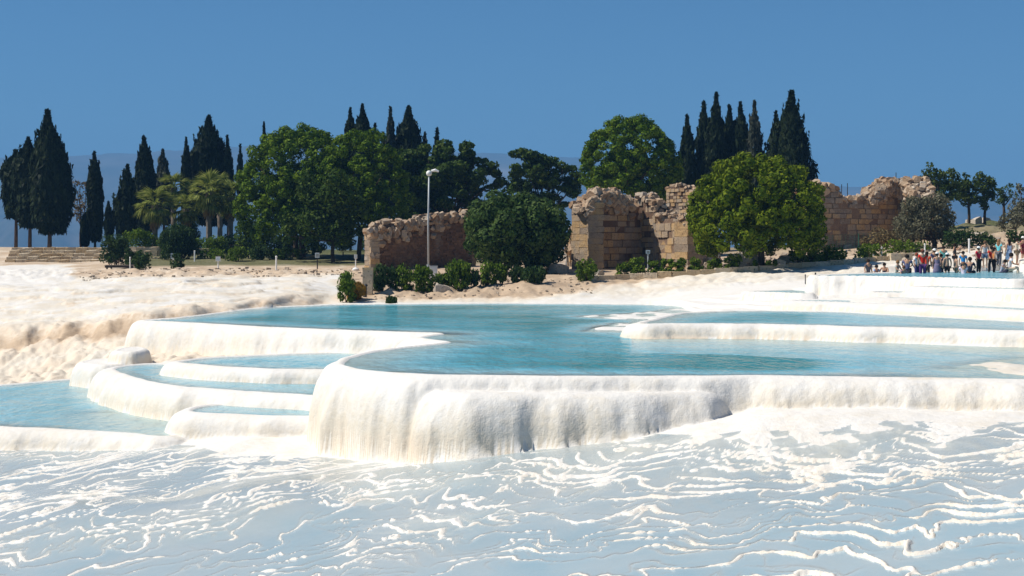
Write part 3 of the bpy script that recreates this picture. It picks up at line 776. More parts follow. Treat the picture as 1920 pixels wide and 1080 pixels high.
def domes(rx, rz, cz, n, pr, bottom=-.55, ry=None, fill=.35, seed=0):
    """puffs spread over a dome-shaped crown"""
    r = np.random.default_rng(seed); ry = ry or rx; out = []
    ga = math.pi * (3 - math.sqrt(5))
    for i in range(n):
        z = 1 - (1 - bottom) * (i + .5) / n; q = math.sqrt(max(0, 1 - z * z)); a = i * ga + r.uniform(-.3, .3)
        k = r.uniform(.82, .97)
        out.append(((math.cos(a) * q * rx * k, math.sin(a) * q * ry * k, cz + z * rz * k), pr * r.uniform(.75, 1.25)))
    for i in range(int(n * fill)):
        d = sphere_dirs(1, r)[0]; k = r.uniform(.1, .55)
        out.append(((d[0] * rx * k, d[1] * ry * k, cz + d[2] * rz * k * .8), pr * 1.25))
    return out

def pine(px, py, D, xl, xr, top, bot, label, mat='pine', n=70, pr=.2, leaf=.24, per=300, name='pine_tree', bottom=-.5, group=None, seed=0, trunks=1, flat=.85, cat='pine'):
    b = base_of(px, D=D) if py is None else base_of(px, py)
    D = b.y
    cx = ((xl + xr) / 2 - px) * D / F; rx = (xr - xl) / 2 * D / F
    zt, zb = zpx(top, D) - b.z, zpx(bot, D) - b.z
    rz = (zt - zb) / (1 - bottom); cz = zt - rz
    t = thing(name, label, cat, b, 0, group)
    P = domes(rx, rz, cz, n, pr * rx, bottom, seed=seed)
    P = [((c[0] + cx, c[1], c[2]), q) for c, q in P]
    C, Nn = puff_points(P, per, .30, flat)
    keep = C[:, 2] > zb - .4
    link('crown', crown_mesh('crown', [leaves(C[keep], Nn[keep], leaf, 1.5)]), M[mat], t)
    for k in range(trunks):
        mb = MB(); ox = (k - (trunks - 1) / 2) * .9
        limb(mb, (ox, 0, -.3), (ox * .8 + cx * .5, 0, zb + .3 * rz), .10 + rx * .035, .06 + rx * .025, .05)
        for j in range(6):
            a = j * 1.05 + .3; limb(mb, (ox * .8 + cx * .5, 0, zb + .2 * rz), (cx + math.cos(a) * rx * .6, math.sin(a) * rx * .6, cz + rz * random.uniform(-.1, .4)), .05 + rx * .015, .03, .1)
        link('trunk', mb.mesh('trunk', True), M['bark'], t)
    return t

def pad_tree(px, py, D, pads, label, mat, name='pine_tree', leaf=.26, per=230, flat=.6, cat='pine', group=None, trunk_r=.22, jit=.5):
    """open crown: foliage pads (px, py, half width px, half height px, depth offset m) on limbs"""
    b = base_of(px, D=D) if D else base_of(px, py); D = b.y
    t = thing(name, label, cat, b, 0, group)
    puffs = []; mb = MB(); ys = [p[1] for p in pads]
    fork = Vector((0, 0, max(.4, (zpx(max(ys), D) - b.z) * .75)))
    limb(mb, (0, 0, -.2), fork, trunk_r, trunk_r * .8, .04)
    for (x, y, w, h, dy) in pads:
        c = Vector(((x - px) * D / F, dy, zpx(y, D) - b.z)); wm, hm = w * D / F, h * D / F
        limb(mb, fork, c, trunk_r * .5, .03, .10)
        k = max(4, int(4 + 5.5 * wm)); wm *= 1.25; hm *= 1.3
        for j in range(k):
            puffs.append(((c.x + random.uniform(-.75, .75) * wm, c.y + random.uniform(-.75, .75) * wm, c.z + random.uniform(-.55, .55) * hm), max(.2, min(hm, wm) * random.uniform(.38, .75))))
    C, Nn = puff_points(puffs, per, jit, flat)
    link('crown', crown_mesh('crown', [leaves(C, Nn, leaf, 1.5)]), M[mat], t)
    link('trunk', mb.mesh('trunk', True), M['bark'], t)
    return t

def shrub(px, py, hw, top, label, mat='shrub', D=None, leaf=.14, per=520, group='shrubs beside the path', name='shrub', stems=True, depth=1.0, spiky=.0, wide=1.0):
    b = base_of(px, py) if D is None else base_of(px, D=D)
    D = b.y; R = hw * D / F; Ht = zpx(top, D) - b.z
    t = thing(name, label, 'shrub' if name == 'shrub' else name.split('_')[-1], b, 0, group)
    P = []; k = int(np.clip(12 + 11 * R * max(R, Ht), 14, 56))
    for i in range(k):
        a = rng.uniform(0, 2 * np.pi); q = math.sqrt(rng.uniform(0, 1)) * .80; z = rng.uniform(.10, .86)
        sh = math.sqrt(max(.05, 1 - (max(0, z - .45) / .6) ** 2))
        P.append(((math.cos(a) * q * R * sh * 1.05, math.sin(a) * q * R * sh * depth, z * Ht), .30 * min(R, Ht * .7) * rng.uniform(.8, 1.25)))
    C, Nn = puff_points(P, per / max(.25, .9 * min(R, 1.2)), .5)
    if spiky:
        m = int(len(C) * spiky); a = rng.uniform(0, 2 * np.pi, m); q = np.sqrt(rng.uniform(0, 1, m)) * R * .95
        C2 = np.stack([np.cos(a) * q, np.sin(a) * q, Ht * rng.uniform(.45, 1.06, m) * np.sqrt(1 - .55 * (q / R) ** 2)], -1)
        C = np.concatenate([C, C2]); Nn = np.concatenate([Nn, np.stack([np.cos(a), np.sin(a), a * 0 + .3], -1) + rng.normal(size=(m, 3)) * .4])
    C = C[C[:, 2] > .02] if True else C; Nn = Nn[:len(C)]
    link('foliage', crown_mesh('foliage', [leaves(C, Nn, leaf, 2.0 if spiky else 1.5, (0, 0, 1) if spiky else None)]), M[mat], t)
    if stems:
        mb = MB()
        for i in range(4): limb(mb, (random.uniform(-.1, .1), random.uniform(-.1, .1), -.1), (random.uniform(-.6, .6) * R, random.uniform(-.5, .5) * R, Ht * .6), .04, .015, .1, 3)
        link('stem', mb.mesh('stem'), M['bark'], t)
    return t

def low_bushes(rows):
    for x, y, w, tp, D_, m_, lb in rows: shrub(x, y, w, tp, lb, m_, D_, group='undergrowth under the trees')

# --- palms: every frond a part
def fan_frond(L, droop, seed, dead=False):
    r = random.Random(seed); v = []; f = []
    n = 13; st = L * .5
    def bent(s, lat=0):  # point along the stalk, bending down with distance
        return Vector((s * math.cos(droop * s / L * .9), lat, -s * math.sin(droop * s / L * .9) * .9))
    w = .025
    for s in (0, st * .5, st): v += [bent(s, -w), bent(s, w)]
    f += [(0, 1, 3, 2), (2, 3, 5, 4)]
    hub = bent(st)
    for k in range(n):
        a = (k / (n - 1) - .5) * (2.5 if not dead else 1.1); l = L * .55 * (1 - .25 * abs(k / (n - 1) - .5)) * r.uniform(.85, 1.1)
        d = Vector((math.cos(a), math.sin(a), -.12 * abs(a)))
        e0 = hub; m = hub + d * l * .55 + Vector((0, 0, -l * .10)); e = hub + d * l + Vector((0, 0, -l * (.42 + .25 * droop)))
        side = Vector((-math.sin(a), math.cos(a), 0)) * .034 * L
        i = len(v); v += [e0, m - side, m + side, e]; f += [(i, i + 1, i + 3, i + 2)]
    me = bpy.data.meshes.new('frond'); me.from_pydata([tuple(p) for p in v], [], f); me.update(); return me
_fr = [fan_frond(1.0, d, i) for i, d in enumerate((.25, .5, .8, 1.1))]
_frd = [fan_frond(1.0, 1.0, 20 + i, True) for i in range(2)]
for me_ in _fr: me_.materials.append(M['palm'])
for me_ in _frd: me_.materials.append(M['palm_dry'])

def palm(px, cy, rpx, D, label, skirt=16):
    b = base_of(px, D=D); h = zpx(cy, D) - b.z; L = rpx * D / F * 1.15
    t = thing('palm_tree', label, 'palm', b, random.uniform(0, 6), 'palms on the plateau')
    mb = MB(); mb.tube([(0, 0, -.2), (.04, 0, h * .35), (0, .03, h * .75), (0, 0, h)], [.34, .27, .30, .36], 9)
    for k in range(26):
        a = k * 2.4; z = h * (.5 + .5 * k / 26); mb.box((.30 * math.cos(a), .30 * math.sin(a), z), (.14, .10, .22), a, .03)
    link('trunk', mb.mesh('trunk'), M['bark_pale'], t)
    k = 0
    for ring, (m, el, mi) in enumerate(((6, 1.25, 0), (8, .80, 0), (9, .35, 0), (9, -.05, 1), (8, -.5, 2))):
        for j in range(m):
            o = link('frond', _fr[min(3, mi)], None, t, loc=(0, 0, h))
            o.rotation_euler = (random.uniform(-.2, .2), -el + random.uniform(-.15, .15), 2 * math.pi * j / m + ring * .37 + random.uniform(-.2, .2))
            s = L * random.uniform(.85, 1.1); o.scale = (s, s, s)
    for j in range(skirt):
        o = link('dead_frond', _frd[j % 2], None, t, loc=(0, 0, h - random.uniform(.1, .5)))
        o.rotation_euler = (0, random.uniform(.75, 1.25), 2 * math.pi * j / skirt + random.uniform(-.2, .2))
        s = L * random.uniform(.65, .95); o.scale = (s, s, s)
    return t

# far-left clump
cypress(93, 211, 436, 36, 172, 'tallest dark cypress at the left end, its broad crown on a bare forked trunk', low=.30, rag=.14, prof=1.15)
cypress(56, 262, 425, 27, 174, 'ragged cypress growing against the left side of the tallest end cypress', low=.35, rag=.25, prof=1.9)
cypress(30, 285, 408, 25, 175, 'low broad cypress at the outer left edge of the end clump', low=.35, rag=.25, prof=2.2)
cypress(178, 287, 452, 13, 176, 'slim cypress standing alone right of the thin brownish tree', low=.45, rag=.08, prof=1.5)
cypress(160, 400, 461, 8, 177, 'short dark cypress under the thin brownish tree', low=.4, rag=.08)
cypress(204, 380, 449, 8, 182, 'smallest spindle cypress in the gap before the palms', low=.35, rag=.08)
cypress(238, 312, 442, 20, 172, 'thin-topped cypress with a crooked tip left of the palms', low=.28, rag=.28, prof=.75)
cypress(270, 258, 440, 18, 180, 'dense pointed cypress rising behind the first palm', low=.35, rag=.08, prof=1.6)
cypress(307, 283, 420, 16, 190, 'loose feathery cypress between the pointed one and the needle thin one', 'cypress_grey', low=.3, rag=.4, prof=.8)
cypress(349, 259, 420, 8, 186, 'needle thin cypress above the middle palms', low=.4, rag=.06, prof=1.4)
cypress(394, 222, 420, 33, 188, 'wide dark cypress with a blunt top behind the palms', low=.30, rag=.2, prof=1.5)
cypress(427, 256, 420, 10, 187, 'narrow cypress leaning on the right flank of the blunt topped one', low=.35, rag=.12)
cypress(413, 268, 420, 9, 189, 'half hidden cypress between the blunt topped one and its narrow neighbour', low=.35, rag=.2)
cypress(451, 272, 400, 6, 192, 'spindly cypress tip beside the left edge of the big round pine', low=.3, rag=.3, n=900)
cypress(495, 231, 400, 7, 178, 'single cypress tip showing over the left shoulder of the big round pine', low=.3, rag=.1)
cypress(678, 198, 400, 17, 176, 'tallest cypress behind the right half of the big round pine', low=.4, rag=.22, prof=1.7)
cypress(657, 205, 400, 13, 177, 'cypress joined to the left of the tallest one behind the big pine', low=.4, rag=.25, prof=1.5)
cypress(703, 233, 400, 7, 178, 'thin cypress just right of the pair behind the big pine', low=.4, rag=.1)
cypress(733, 202, 400, 10, 177, 'slender grey green cypress left of the ragged wide one', 'cypress_grey', low=.35, rag=.2, prof=1.2)
cypress(718, 250, 400, 9, 180, 'lower feathery cypress left of the slender grey one', 'cypress_grey', low=.3, rag=.35, prof=.9)
cypress(768, 203, 400, 25, 178, 'ragged wide cypress with several spires over the loose pine', 'cypress', low=.4, rag=.42, prof=1.5)
cypress(797, 250, 400, 9, 181, 'short cypress right of the ragged wide one', 'cypress_grey', low=.3, rag=.3)
cypress(820, 242, 400, 11, 182, 'last small cypress of the middle group, above the loose pine', low=.25, rag=.35, prof=.7)
RG = 'cypresses behind the ruined wall'
cypress(1287, 218, 420, 15, 166, 'leftmost spire of the cypress row behind the ruin, next to the round pine', low=.35, rag=.3, prof=1.1, group=RG)
cypress(1318, 193, 420, 17, 167, 'second spire of the cypress row behind the ruin', low=.35, rag=.3, prof=1.2, group=RG)
cypress(1342, 177, 420, 18, 166, 'tallest narrow spire of the cypress row behind the ruin', low=.35, rag=.3, prof=1.2, group=RG)
cypress(1366, 200, 420, 18, 168, 'fourth spire, just right of the tallest narrow one', low=.35, rag=.3, prof=1.3, group=RG)
cypress(1389, 195, 420, 18, 166, 'fifth spire, touching the sparse grey cypress', low=.35, rag=.28, prof=1.3, group=RG)
cypress(1416, 191, 420, 15, 165, 'sparse greyish cypress at the right end of the row', 'cypress_grey', low=.35, rag=.45, prof=1.1, group=RG, n=2200)
cypress(1480, 176, 430, 50, 164, 'broad cone shaped cypress standing apart behind the bright round pine', low=.20, rag=.2, prof=.85, group=RG)
cypress(1454, 212, 420, 16, 166, 'smaller cypress merged into the left side of the broad cone shaped one', low=.35, rag=.3, group=RG)

# thin trees and pines
pad_tree(152, 460, 178, [(140, 345, 10, 14, 0), (158, 350, 8, 12, .4), (146, 375, 16, 14, 0), (160, 385, 10, 14, -.3), (140, 395, 10, 10, .3), (150, 408, 9, 8, 0)],
         'thin brownish tree with a see-through crown between cypresses', 'dry', 'young_tree', .22, 60, .9, 'tree', None, .13)
pine(560, None, 152, 442, 672, 232, 458, 'largest round pine, its lit dome left of the lamp post', 'pine', 290, .102, .19, 440, bottom=-.65, seed=1, trunks=2)
pine(672, None, 149, 588, 772, 240, 462, 'shadowed round pine merged into the right of the largest one', 'pine', 230, .108, .19, 420, bottom=-.7, seed=2)
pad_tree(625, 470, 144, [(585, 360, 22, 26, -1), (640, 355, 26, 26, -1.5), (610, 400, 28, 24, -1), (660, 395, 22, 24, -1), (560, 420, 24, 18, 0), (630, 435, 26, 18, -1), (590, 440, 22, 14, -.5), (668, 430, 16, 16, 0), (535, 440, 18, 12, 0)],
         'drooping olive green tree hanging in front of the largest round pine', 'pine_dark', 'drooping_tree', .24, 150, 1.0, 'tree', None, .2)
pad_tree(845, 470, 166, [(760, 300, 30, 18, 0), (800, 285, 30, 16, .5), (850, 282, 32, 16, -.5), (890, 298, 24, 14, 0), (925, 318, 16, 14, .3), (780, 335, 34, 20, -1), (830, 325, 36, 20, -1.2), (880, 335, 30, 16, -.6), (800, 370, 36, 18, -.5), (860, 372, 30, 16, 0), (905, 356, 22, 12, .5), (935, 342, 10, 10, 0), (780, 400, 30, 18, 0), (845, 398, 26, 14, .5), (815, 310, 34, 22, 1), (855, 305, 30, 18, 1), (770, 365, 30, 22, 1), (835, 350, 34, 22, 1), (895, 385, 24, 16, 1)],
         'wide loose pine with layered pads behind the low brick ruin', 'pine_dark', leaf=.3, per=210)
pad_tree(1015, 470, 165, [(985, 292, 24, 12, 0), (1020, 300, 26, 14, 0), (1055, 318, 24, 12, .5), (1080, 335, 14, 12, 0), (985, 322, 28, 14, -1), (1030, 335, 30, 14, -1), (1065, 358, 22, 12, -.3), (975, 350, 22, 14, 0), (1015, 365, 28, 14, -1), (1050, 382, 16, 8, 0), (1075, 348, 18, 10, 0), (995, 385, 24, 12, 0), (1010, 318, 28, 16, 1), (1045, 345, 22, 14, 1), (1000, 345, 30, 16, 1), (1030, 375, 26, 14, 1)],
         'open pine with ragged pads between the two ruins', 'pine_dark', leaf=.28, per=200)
pine(1185, None, 152, 1088, 1276, 217, 385, 'dense round pine directly above the tall ruin', 'pine', 250, .108, .19, 430, bottom=-.65, seed=4)
pad_tree(1235, 470, 156, [(1225, 350, 30, 24, 0), (1245, 380, 26, 22, 0), (1210, 385, 24, 16, 0), (1255, 335, 20, 20, 0)], 'low dark foliage tree filling the gap beside the ruin tower', 'pine_dark', leaf=.25, per=190)
pine(1427, 503, None, 1290, 1550, 290, 478, 'bright green umbrella shaped pine on one short trunk in front of the ruin', 'pine_bright', 330, .100, .17, 500, bottom=-.62, seed=5)

# fig tree with broad leaves
_fb = base_of(968, 512)
pine(968, 512, None, 874, 1064, 368, 500, 'broad leaved fig tree with dark crown between lamp post and tall ruin', 'fig', 85, .2, .24, 320, 'fig_tree', -.9, None, 6, 3, 1.0, 'fig tree')

# palms
palm(290, 385, 36, 166, 'first palm from the left with a hanging skirt of dead leaves')
palm(326, 352, 30, 176, 'tall palm set back between the first palm and the middle one')
palm(349, 392, 30, 168, 'low palm behind the big round shrub')
palm(392, 360, 38, 166, 'middle palm with the fullest yellow green head')
palm(432, 370, 36, 168, 'palm touching the left edge of the big round pine')
palm(412, 350, 26, 178, 'set-back palm between the fullest one and the one at the pine')

# olive and right-hand trees
pad_tree(1752, 472, 129, [(1715, 400, 26, 24, 0), (1745, 385, 28, 22, 0), (1770, 410, 18, 24, .5), (1700, 425, 24, 18, -.5), (1735, 425, 28, 20, -.6), (1765, 438, 18, 16, 0), (1712, 445, 18, 10, 0)],
         'grey green olive tree with a leaning trunk above the bathers', 'olive', 'olive_tree', .16, 420, .95, 'olive tree', None, .22, .8)
pad_tree(1662, 474, 134, [(1655, 440, 22, 16, 0), (1685, 445, 22, 14, 0), (1635, 452, 16, 10, 0), (1668, 458, 30, 10, 0)],
         'low dry brown bush spreading left of the olive tree', 'dry', 'dry_bush', .16, 260, .9, 'bush', None, .1, .8)
YG = 'young trees on the right hillock'
def young(px, D, pads, label, mat='young', per=300): pad_tree(px, None, D, pads, label, mat, 'young_tree', .2, per, .9, 'tree', YG, .16, .8)
young(1765, 160, [(1745, 318, 9, 13, 0), (1770, 330, 14, 12, 0), (1740, 340, 14, 10, 0), (1788, 326, 9, 9, 0), (1760, 352, 20, 13, 0), (1785, 348, 14, 11, 0), (1760, 370, 16, 10, 0), (1780, 365, 14, 10, 0)], 'largest young tree on the hillock, rising over the olive tree')
young(1816, 163, [(1811, 332, 6, 10, 0), (1805, 350, 12, 12, 0), (1822, 348, 12, 12, 0), (1800, 368, 14, 10, 0), (1818, 372, 13, 11, 0)], 'second young tree on the hillock, dark trunk bare below')
young(1847, 163, [(1838, 334, 8, 9, 0), (1860, 342, 10, 9, 0), (1848, 350, 14, 12, 0), (1840, 368, 13, 10, 0), (1858, 366, 11, 9, 0), (1845, 385, 9, 8, 0)], 'third young tree on the hillock, with a forked stem')
young(1882, 165, [(1878, 355, 6, 8, 0), (1892, 352, 6, 7, 0), (1884, 368, 10, 8, 0), (1876, 376, 8, 6, 0), (1898, 364, 7, 6, 0)], 'sparse sapling right of the forked young tree', 'young', 160)
young(1916, 158, [(1914, 358, 9, 14, 0), (1918, 385, 14, 14, 0), (1906, 400, 20, 10, 0), (1925, 405, 18, 12, 0)], 'tree cut by the right edge of the view', 'olive', 220)
pad_tree(1905, None, 140, [(1893, 412, 18, 12, 0), (1915, 408, 14, 12, 0), (1880, 425, 14, 8, 0)], 'twisted olive bush above the standing bathers', 'olive', 'olive_bush', .16, 300, .9, 'bush', None, .1, .8)

# shrubs
GL = 'clipped shrubs on the lawn'
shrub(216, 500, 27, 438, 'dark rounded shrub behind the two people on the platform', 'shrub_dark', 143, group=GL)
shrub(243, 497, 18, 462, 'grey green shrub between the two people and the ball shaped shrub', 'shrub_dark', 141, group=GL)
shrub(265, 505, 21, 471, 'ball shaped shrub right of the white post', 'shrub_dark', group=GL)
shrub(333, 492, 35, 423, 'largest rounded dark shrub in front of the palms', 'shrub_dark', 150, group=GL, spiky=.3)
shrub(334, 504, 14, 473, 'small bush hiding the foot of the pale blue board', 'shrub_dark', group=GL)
shrub(262, 462, 34, 432, 'long low juniper under the cypresses', 'pine', 163, group=GL, per=260)
shrub(402, 466, 28, 444, 'bright low shrub beneath the palms', 'shrub', 160, group=GL)
shrub(392, 490, 30, 466, 'spreading yellow green shrub beside the signs', 'shrub', 150, group=GL)
shrub(446, 497, 22, 462, 'first bush of the hedge row, nearest the white box shaped sign', 'shrub', 146, group=GL)
shrub(492, 495, 24, 458, 'second bush of the hedge row, left of the plain white post', 'shrub_dark', 148, group=GL)
shrub(531, 493, 20, 463, 'third bush of the hedge row, right of the plain white post', 'shrub', 148, group=GL)
shrub(562, 490, 22, 466, 'low loose bush near the dark legged sign', 'shrub', 150, group=GL)
shrub(545, 470, 18, 446, 'dark bush under the largest round pine', 'shrub_dark', 158, group=GL)
shrub(597, 482, 14, 452, 'upright yellowish bush at the drooping tree foot', 'shrub', 156, group=GL)
shrub(462, 466, 22, 410, 'tall bush between the last palm and the round pine trunk', 'shrub', 163, group=GL)
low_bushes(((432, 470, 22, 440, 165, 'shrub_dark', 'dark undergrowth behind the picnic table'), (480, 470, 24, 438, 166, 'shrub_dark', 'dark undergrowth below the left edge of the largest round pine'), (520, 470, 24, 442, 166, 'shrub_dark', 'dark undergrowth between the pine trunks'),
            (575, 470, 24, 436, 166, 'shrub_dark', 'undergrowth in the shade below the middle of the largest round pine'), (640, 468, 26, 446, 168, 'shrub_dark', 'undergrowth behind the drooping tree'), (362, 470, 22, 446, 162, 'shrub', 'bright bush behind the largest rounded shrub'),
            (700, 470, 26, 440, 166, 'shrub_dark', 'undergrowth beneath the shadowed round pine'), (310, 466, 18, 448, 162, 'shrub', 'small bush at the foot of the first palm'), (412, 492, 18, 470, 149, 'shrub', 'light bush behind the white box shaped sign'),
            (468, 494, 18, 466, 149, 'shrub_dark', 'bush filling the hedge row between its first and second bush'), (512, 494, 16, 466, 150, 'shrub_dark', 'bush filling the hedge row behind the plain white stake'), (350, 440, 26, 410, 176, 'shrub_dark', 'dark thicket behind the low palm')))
GR = 'oleander shrubs along the bank'
shrub(650, 567, 19, 510, 'leafy oleander at the corner of the long pool', 'shrub', spiky=.35, group=GR)
shrub(713, 548, 19, 496, 'oleander in front of the low ruin corner', 'shrub_dark', spiky=.25, group=GR)
shrub(757, 546, 18, 497, 'oleander left of the lamp post foot', 'shrub', spiky=.25, group=GR)
shrub(790, 546, 24, 498, 'oleander right beside the white cabinet', 'shrub', spiky=.25, group=GR)
shrub(858, 541, 27, 489, 'fullest oleander, between the cabinet and the fig tree', 'shrub', spiky=.3, group=GR)
shrub(914, 536, 16, 490, 'left oleander of the pair under the fig tree', 'shrub', spiky=.3, group=GR)
shrub(939, 533, 13, 494, 'right oleander of the pair under the fig tree', 'shrub', spiky=.3, group=GR)
shrub(1001, 531, 23, 501, 'spreading low oleander at the right edge of the fig tree', 'shrub_dark', spiky=.6, group=GR)
shrub(1100, 528, 22, 484, 'round oleander standing before the shaded ruin recess', 'shrub', group=GR)
GK = 'small clipped bushes along the kerb'
for x, y, w, tp, lb in ((1195, 519, 16, 484, 'first clipped bush, left of the grey lamp stand'), (1225, 516, 11, 490, 'clipped bush right of the grey lamp stand'), (1251, 515, 12, 488, 'third clipped bush below the lit ruin blocks'), (1277, 514, 12, 487, 'fourth clipped bush, right below the ruin corner'),
                        (1306, 512, 13, 485, 'clipped bush left of the person in the yellow cap'), (1375, 508, 14, 477, 'clipped bush right of the person in the yellow cap'), (1446, 504, 10, 484, 'small pale bush right of the pine trunk'), (1500, 499, 17, 471, 'bush under the right edge of the bright pine'), (1416, 506, 9, 489, 'tiny dark bush in front of the boulder'), (1340, 510, 12, 488, 'clipped bush touching the person in the yellow cap'), (1530, 497, 14, 474, 'bush between the bright pine and the leaning white stake'), (1168, 520, 12, 496, 'low bush in front of the shaded recess')):
    shrub(x, y + 1, w * 1.22, tp - 3, lb, 'shrub', group=GK, leaf=.15)
shrub(735, 547, 14, 500, 'low oleander filling the gap before the low ruin', 'shrub_dark', spiky=.25, group=GR)
shrub(825, 542, 12, 512, 'small oleander right of the white cabinet', 'shrub', spiky=.3, group=GR)
shrub(890, 537, 12, 505, 'small oleander left of the pair under the fig tree', 'shrub_dark', spiky=.3, group=GR)
shrub(970, 530, 16, 500, 'dark oleander in the shade of the fig tree', 'shrub_dark', spiky=.3, group=GR)
GF = 'bushes behind the right path'
shrub(1560, 495, 25, 462, 'bush right of the leaning white stake', 'shrub', group=GF)
shrub(1628, 489, 34, 456, 'long bush below the shaded end of the right ruin', 'shrub', group=GF)
shrub(1690, 486, 40, 450, 'hedge like bush left of the second rope post', 'shrub', 122, group=GF)
shrub(1728, 480, 26, 452, 'bush at the foot of the olive trunk', 'shrub', 122, group=GF)
shrub(1800, 474, 32, 428, 'tall dark bush right of the olive tree', 'shrub_dark', 126, group=GF)
shrub(1845, 470, 26, 436, 'dark bush behind the person in the grey top', 'shrub_dark', 126, group=GF)
shrub(1905, 452, 20, 432, 'small bush behind the person in the white cap at the edge', 'shrub_dark', 130, group=GF)
shrub(668, 562, 17, 533, 'golden dry grass clump beside the pale pillar', 'goldgrass', group=None, name='grass_clump', spiky=1.2, stems=False, leaf=.2)
shrub(734, 571, 10, 558, 'grass tuft on the sandy bank at the water', 'shrub_dark', group=None, name='grass_tuft', spiky=1.5, stems=False, leaf=.16)

# ------------------------------------------------------------------ ruins
def rock_mesh(name, seed, jit=.12, ch=.16):
    """a block with knocked-off corners, unit size"""
    r = random.Random(seed); bm = bmesh.new()
    bmesh.ops.create_cube(bm, size=1.0)
    bmesh.ops.bevel(bm, geom=bm.verts[:], offset=ch, segments=1, affect='VERTICES')
    for v in bm.verts: v.co += Vector((r.uniform(-jit, jit), r.uniform(-jit, jit), r.uniform(-jit, jit))) * .6
    me = bpy.data.meshes.new(name); bm.to_mesh(me); bm.free(); return me
BLOCKS = [rock_mesh('stone_block', i, .05, .07) for i in range(7)]
RUBBLE = [rock_mesh('rubble_stone', 40 + i, .16, .26) for i in range(9)]
for me_ in BLOCKS: me_.materials.append(M['block'])
for me_ in RUBBLE: me_.materials.append(M['rubble'])
ROCKS = [rock_mesh('boulder', 80 + i, .16, .25) for i in range(5)]
for me_ in ROCKS: me_.materials.append(M['rock'])

def wall(t, A, B, prof, thick, mode='block', ch=.48, bl=(.6, 1.3), rub=1.0, rubsz=(.22, .5), zb=-.3, skip=0.0, seed=0, decay=.15):
    """masonry between two ground points (world xy); prof = [(share along, top z above the thing)]; parts hang on thing t"""
    r = random.Random(seed); T = t.location
    A = Vector((A[0] - T.x, A[1] - T.y, 0)); B = Vector((B[0] - T.x, B[1] - T.y, 0)); d = (B - A); L = d.length; d.normalize()
    nrm = Vector((d.y, -d.x, 0))                         # towards the viewer's side
    yaw = math.atan2(d.y, d.x)
    ps = [p[0] * L for p in prof]; pz = [p[1] for p in prof]
    ns_ = seed * 3.7
    top = lambda s: float(np.interp(s, ps, pz)) + .28 * float(perlin(np.array([s * 1.1 + ns_]), np.array([ns_]))[0])
    # core, a little behind the face
    n = max(4, int(L / .28)); v = []; f = []
    for i in range(n + 1):
        s = L * i / n; z = top(s) - (.10 + .16 * r.random())
        for off in (-.07, -thick):
            p = A + d * s + nrm * off
            v += [(p.x, p.y, zb), (p.x, p.y, z * .5 + r.uniform(-.05, .05)), (p.x + r.uniform(-.05, .05), p.y, z)]
    for i in range(n):
        a, b = i * 6, i * 6 + 6
        f += [(a, b, b + 1, a + 1), (a + 1, b + 1, b + 2, a + 2), (b + 3, a + 3, a + 4, b + 4), (b + 4, a + 4, a + 5, b + 5), (a + 2, b + 2, b + 5, a + 5)]
    f += [(3, 0, 1, 4), (4, 1, 2, 5), (n * 6, n * 6 + 3, n * 6 + 4, n * 6 + 1), (n * 6 + 1, n * 6 + 4, n * 6 + 5, n * 6 + 2)]
    me = bpy.data.meshes.new('core'); me.from_pydata(v, [], f); me.update(); link('core', me, M['mortar'], t)
    mbs = MB()
    z = zb; row = 0
    while z < max(pz):
        h = ch * r.uniform(.85, 1.15); s = -r.uniform(0, bl[0]) if row % 2 else 0
        while s < L:
            l = r.uniform(*bl); c = s + l / 2; e0, e1 = max(0, s), min(L, s + l)
            zt = min(top(e0), top(e1), top((e0 + e1) / 2))
            if e1 - e0 > .18 and z + h * .8 < zt - decay * r.random() and r.random() > skip + .05:
                p = A + d * ((e0 + e1) / 2) + nrm * (-.22 + r.uniform(-.09, .09)); q = (e1 - e0 - .07, .42, h - .06)
                if mode == 'block':
                    o = link('stone_block', r.choice(BLOCKS), None, t, loc=(p.x, p.y, z + h / 2))
                    o.scale = q; o.rotation_euler = (r.uniform(-.02, .02), r.uniform(-.015, .015), yaw + r.uniform(-.02, .02))
                else:
                    mbs.box((p.x, p.y, z + h / 2), (e1 - e0 - .012, .36 + r.uniform(0, .06), h - .016), yaw, .012)
            s += l
        z += h; row += 1
    for E, sg in ((A, -1), (B, 1)):
        zz = zb; hh_ = ch if mode == 'block' else .4; m_ = max(1, int(round(thick / .8))); zt_ = (pz[0] if sg < 0 else pz[-1])
        while zz + hh_ * .7 < zt_:
            for j in range(m_):
                wd = thick / m_; p = E + nrm * (-wd * (j + .5)) - d * (sg * .16)
                o = link('stone_block', r.choice(BLOCKS), None, t, loc=(p.x, p.y, zz + hh_ / 2)); o.scale = (.42, wd - .03 + .1 * r.random(), hh_ - .02); o.rotation_euler = (0, 0, yaw + r.uniform(-.03, .03))
            zz += hh_
    if mode != 'block': link('brickwork', mbs.mesh('brickwork'), M['brickw'], t, kind='stuff')
    # loose stones along the broken top and down the ends
    s = 0
    while s < L:
        for off in np.arange(-thick * .95, .05, .42):
            sz = r.uniform(*rubsz) * rub; p = A + d * (s + r.uniform(-.15, .15)) + nrm * (off + r.uniform(-.1, .1))
            o = link('rubble_stone', r.choice(RUBBLE), None, t, loc=(p.x, p.y, top(s) - r.uniform(-.12, .45)))
            o.scale = (sz * r.uniform(.9, 1.6), sz, sz * r.uniform(.6, 1.0)); o.rotation_euler = (r.uniform(-.5, .5), r.uniform(-.5, .5), r.uniform(0, 6))
        s += r.uniform(.26, .44)
    return A, B, d, nrm

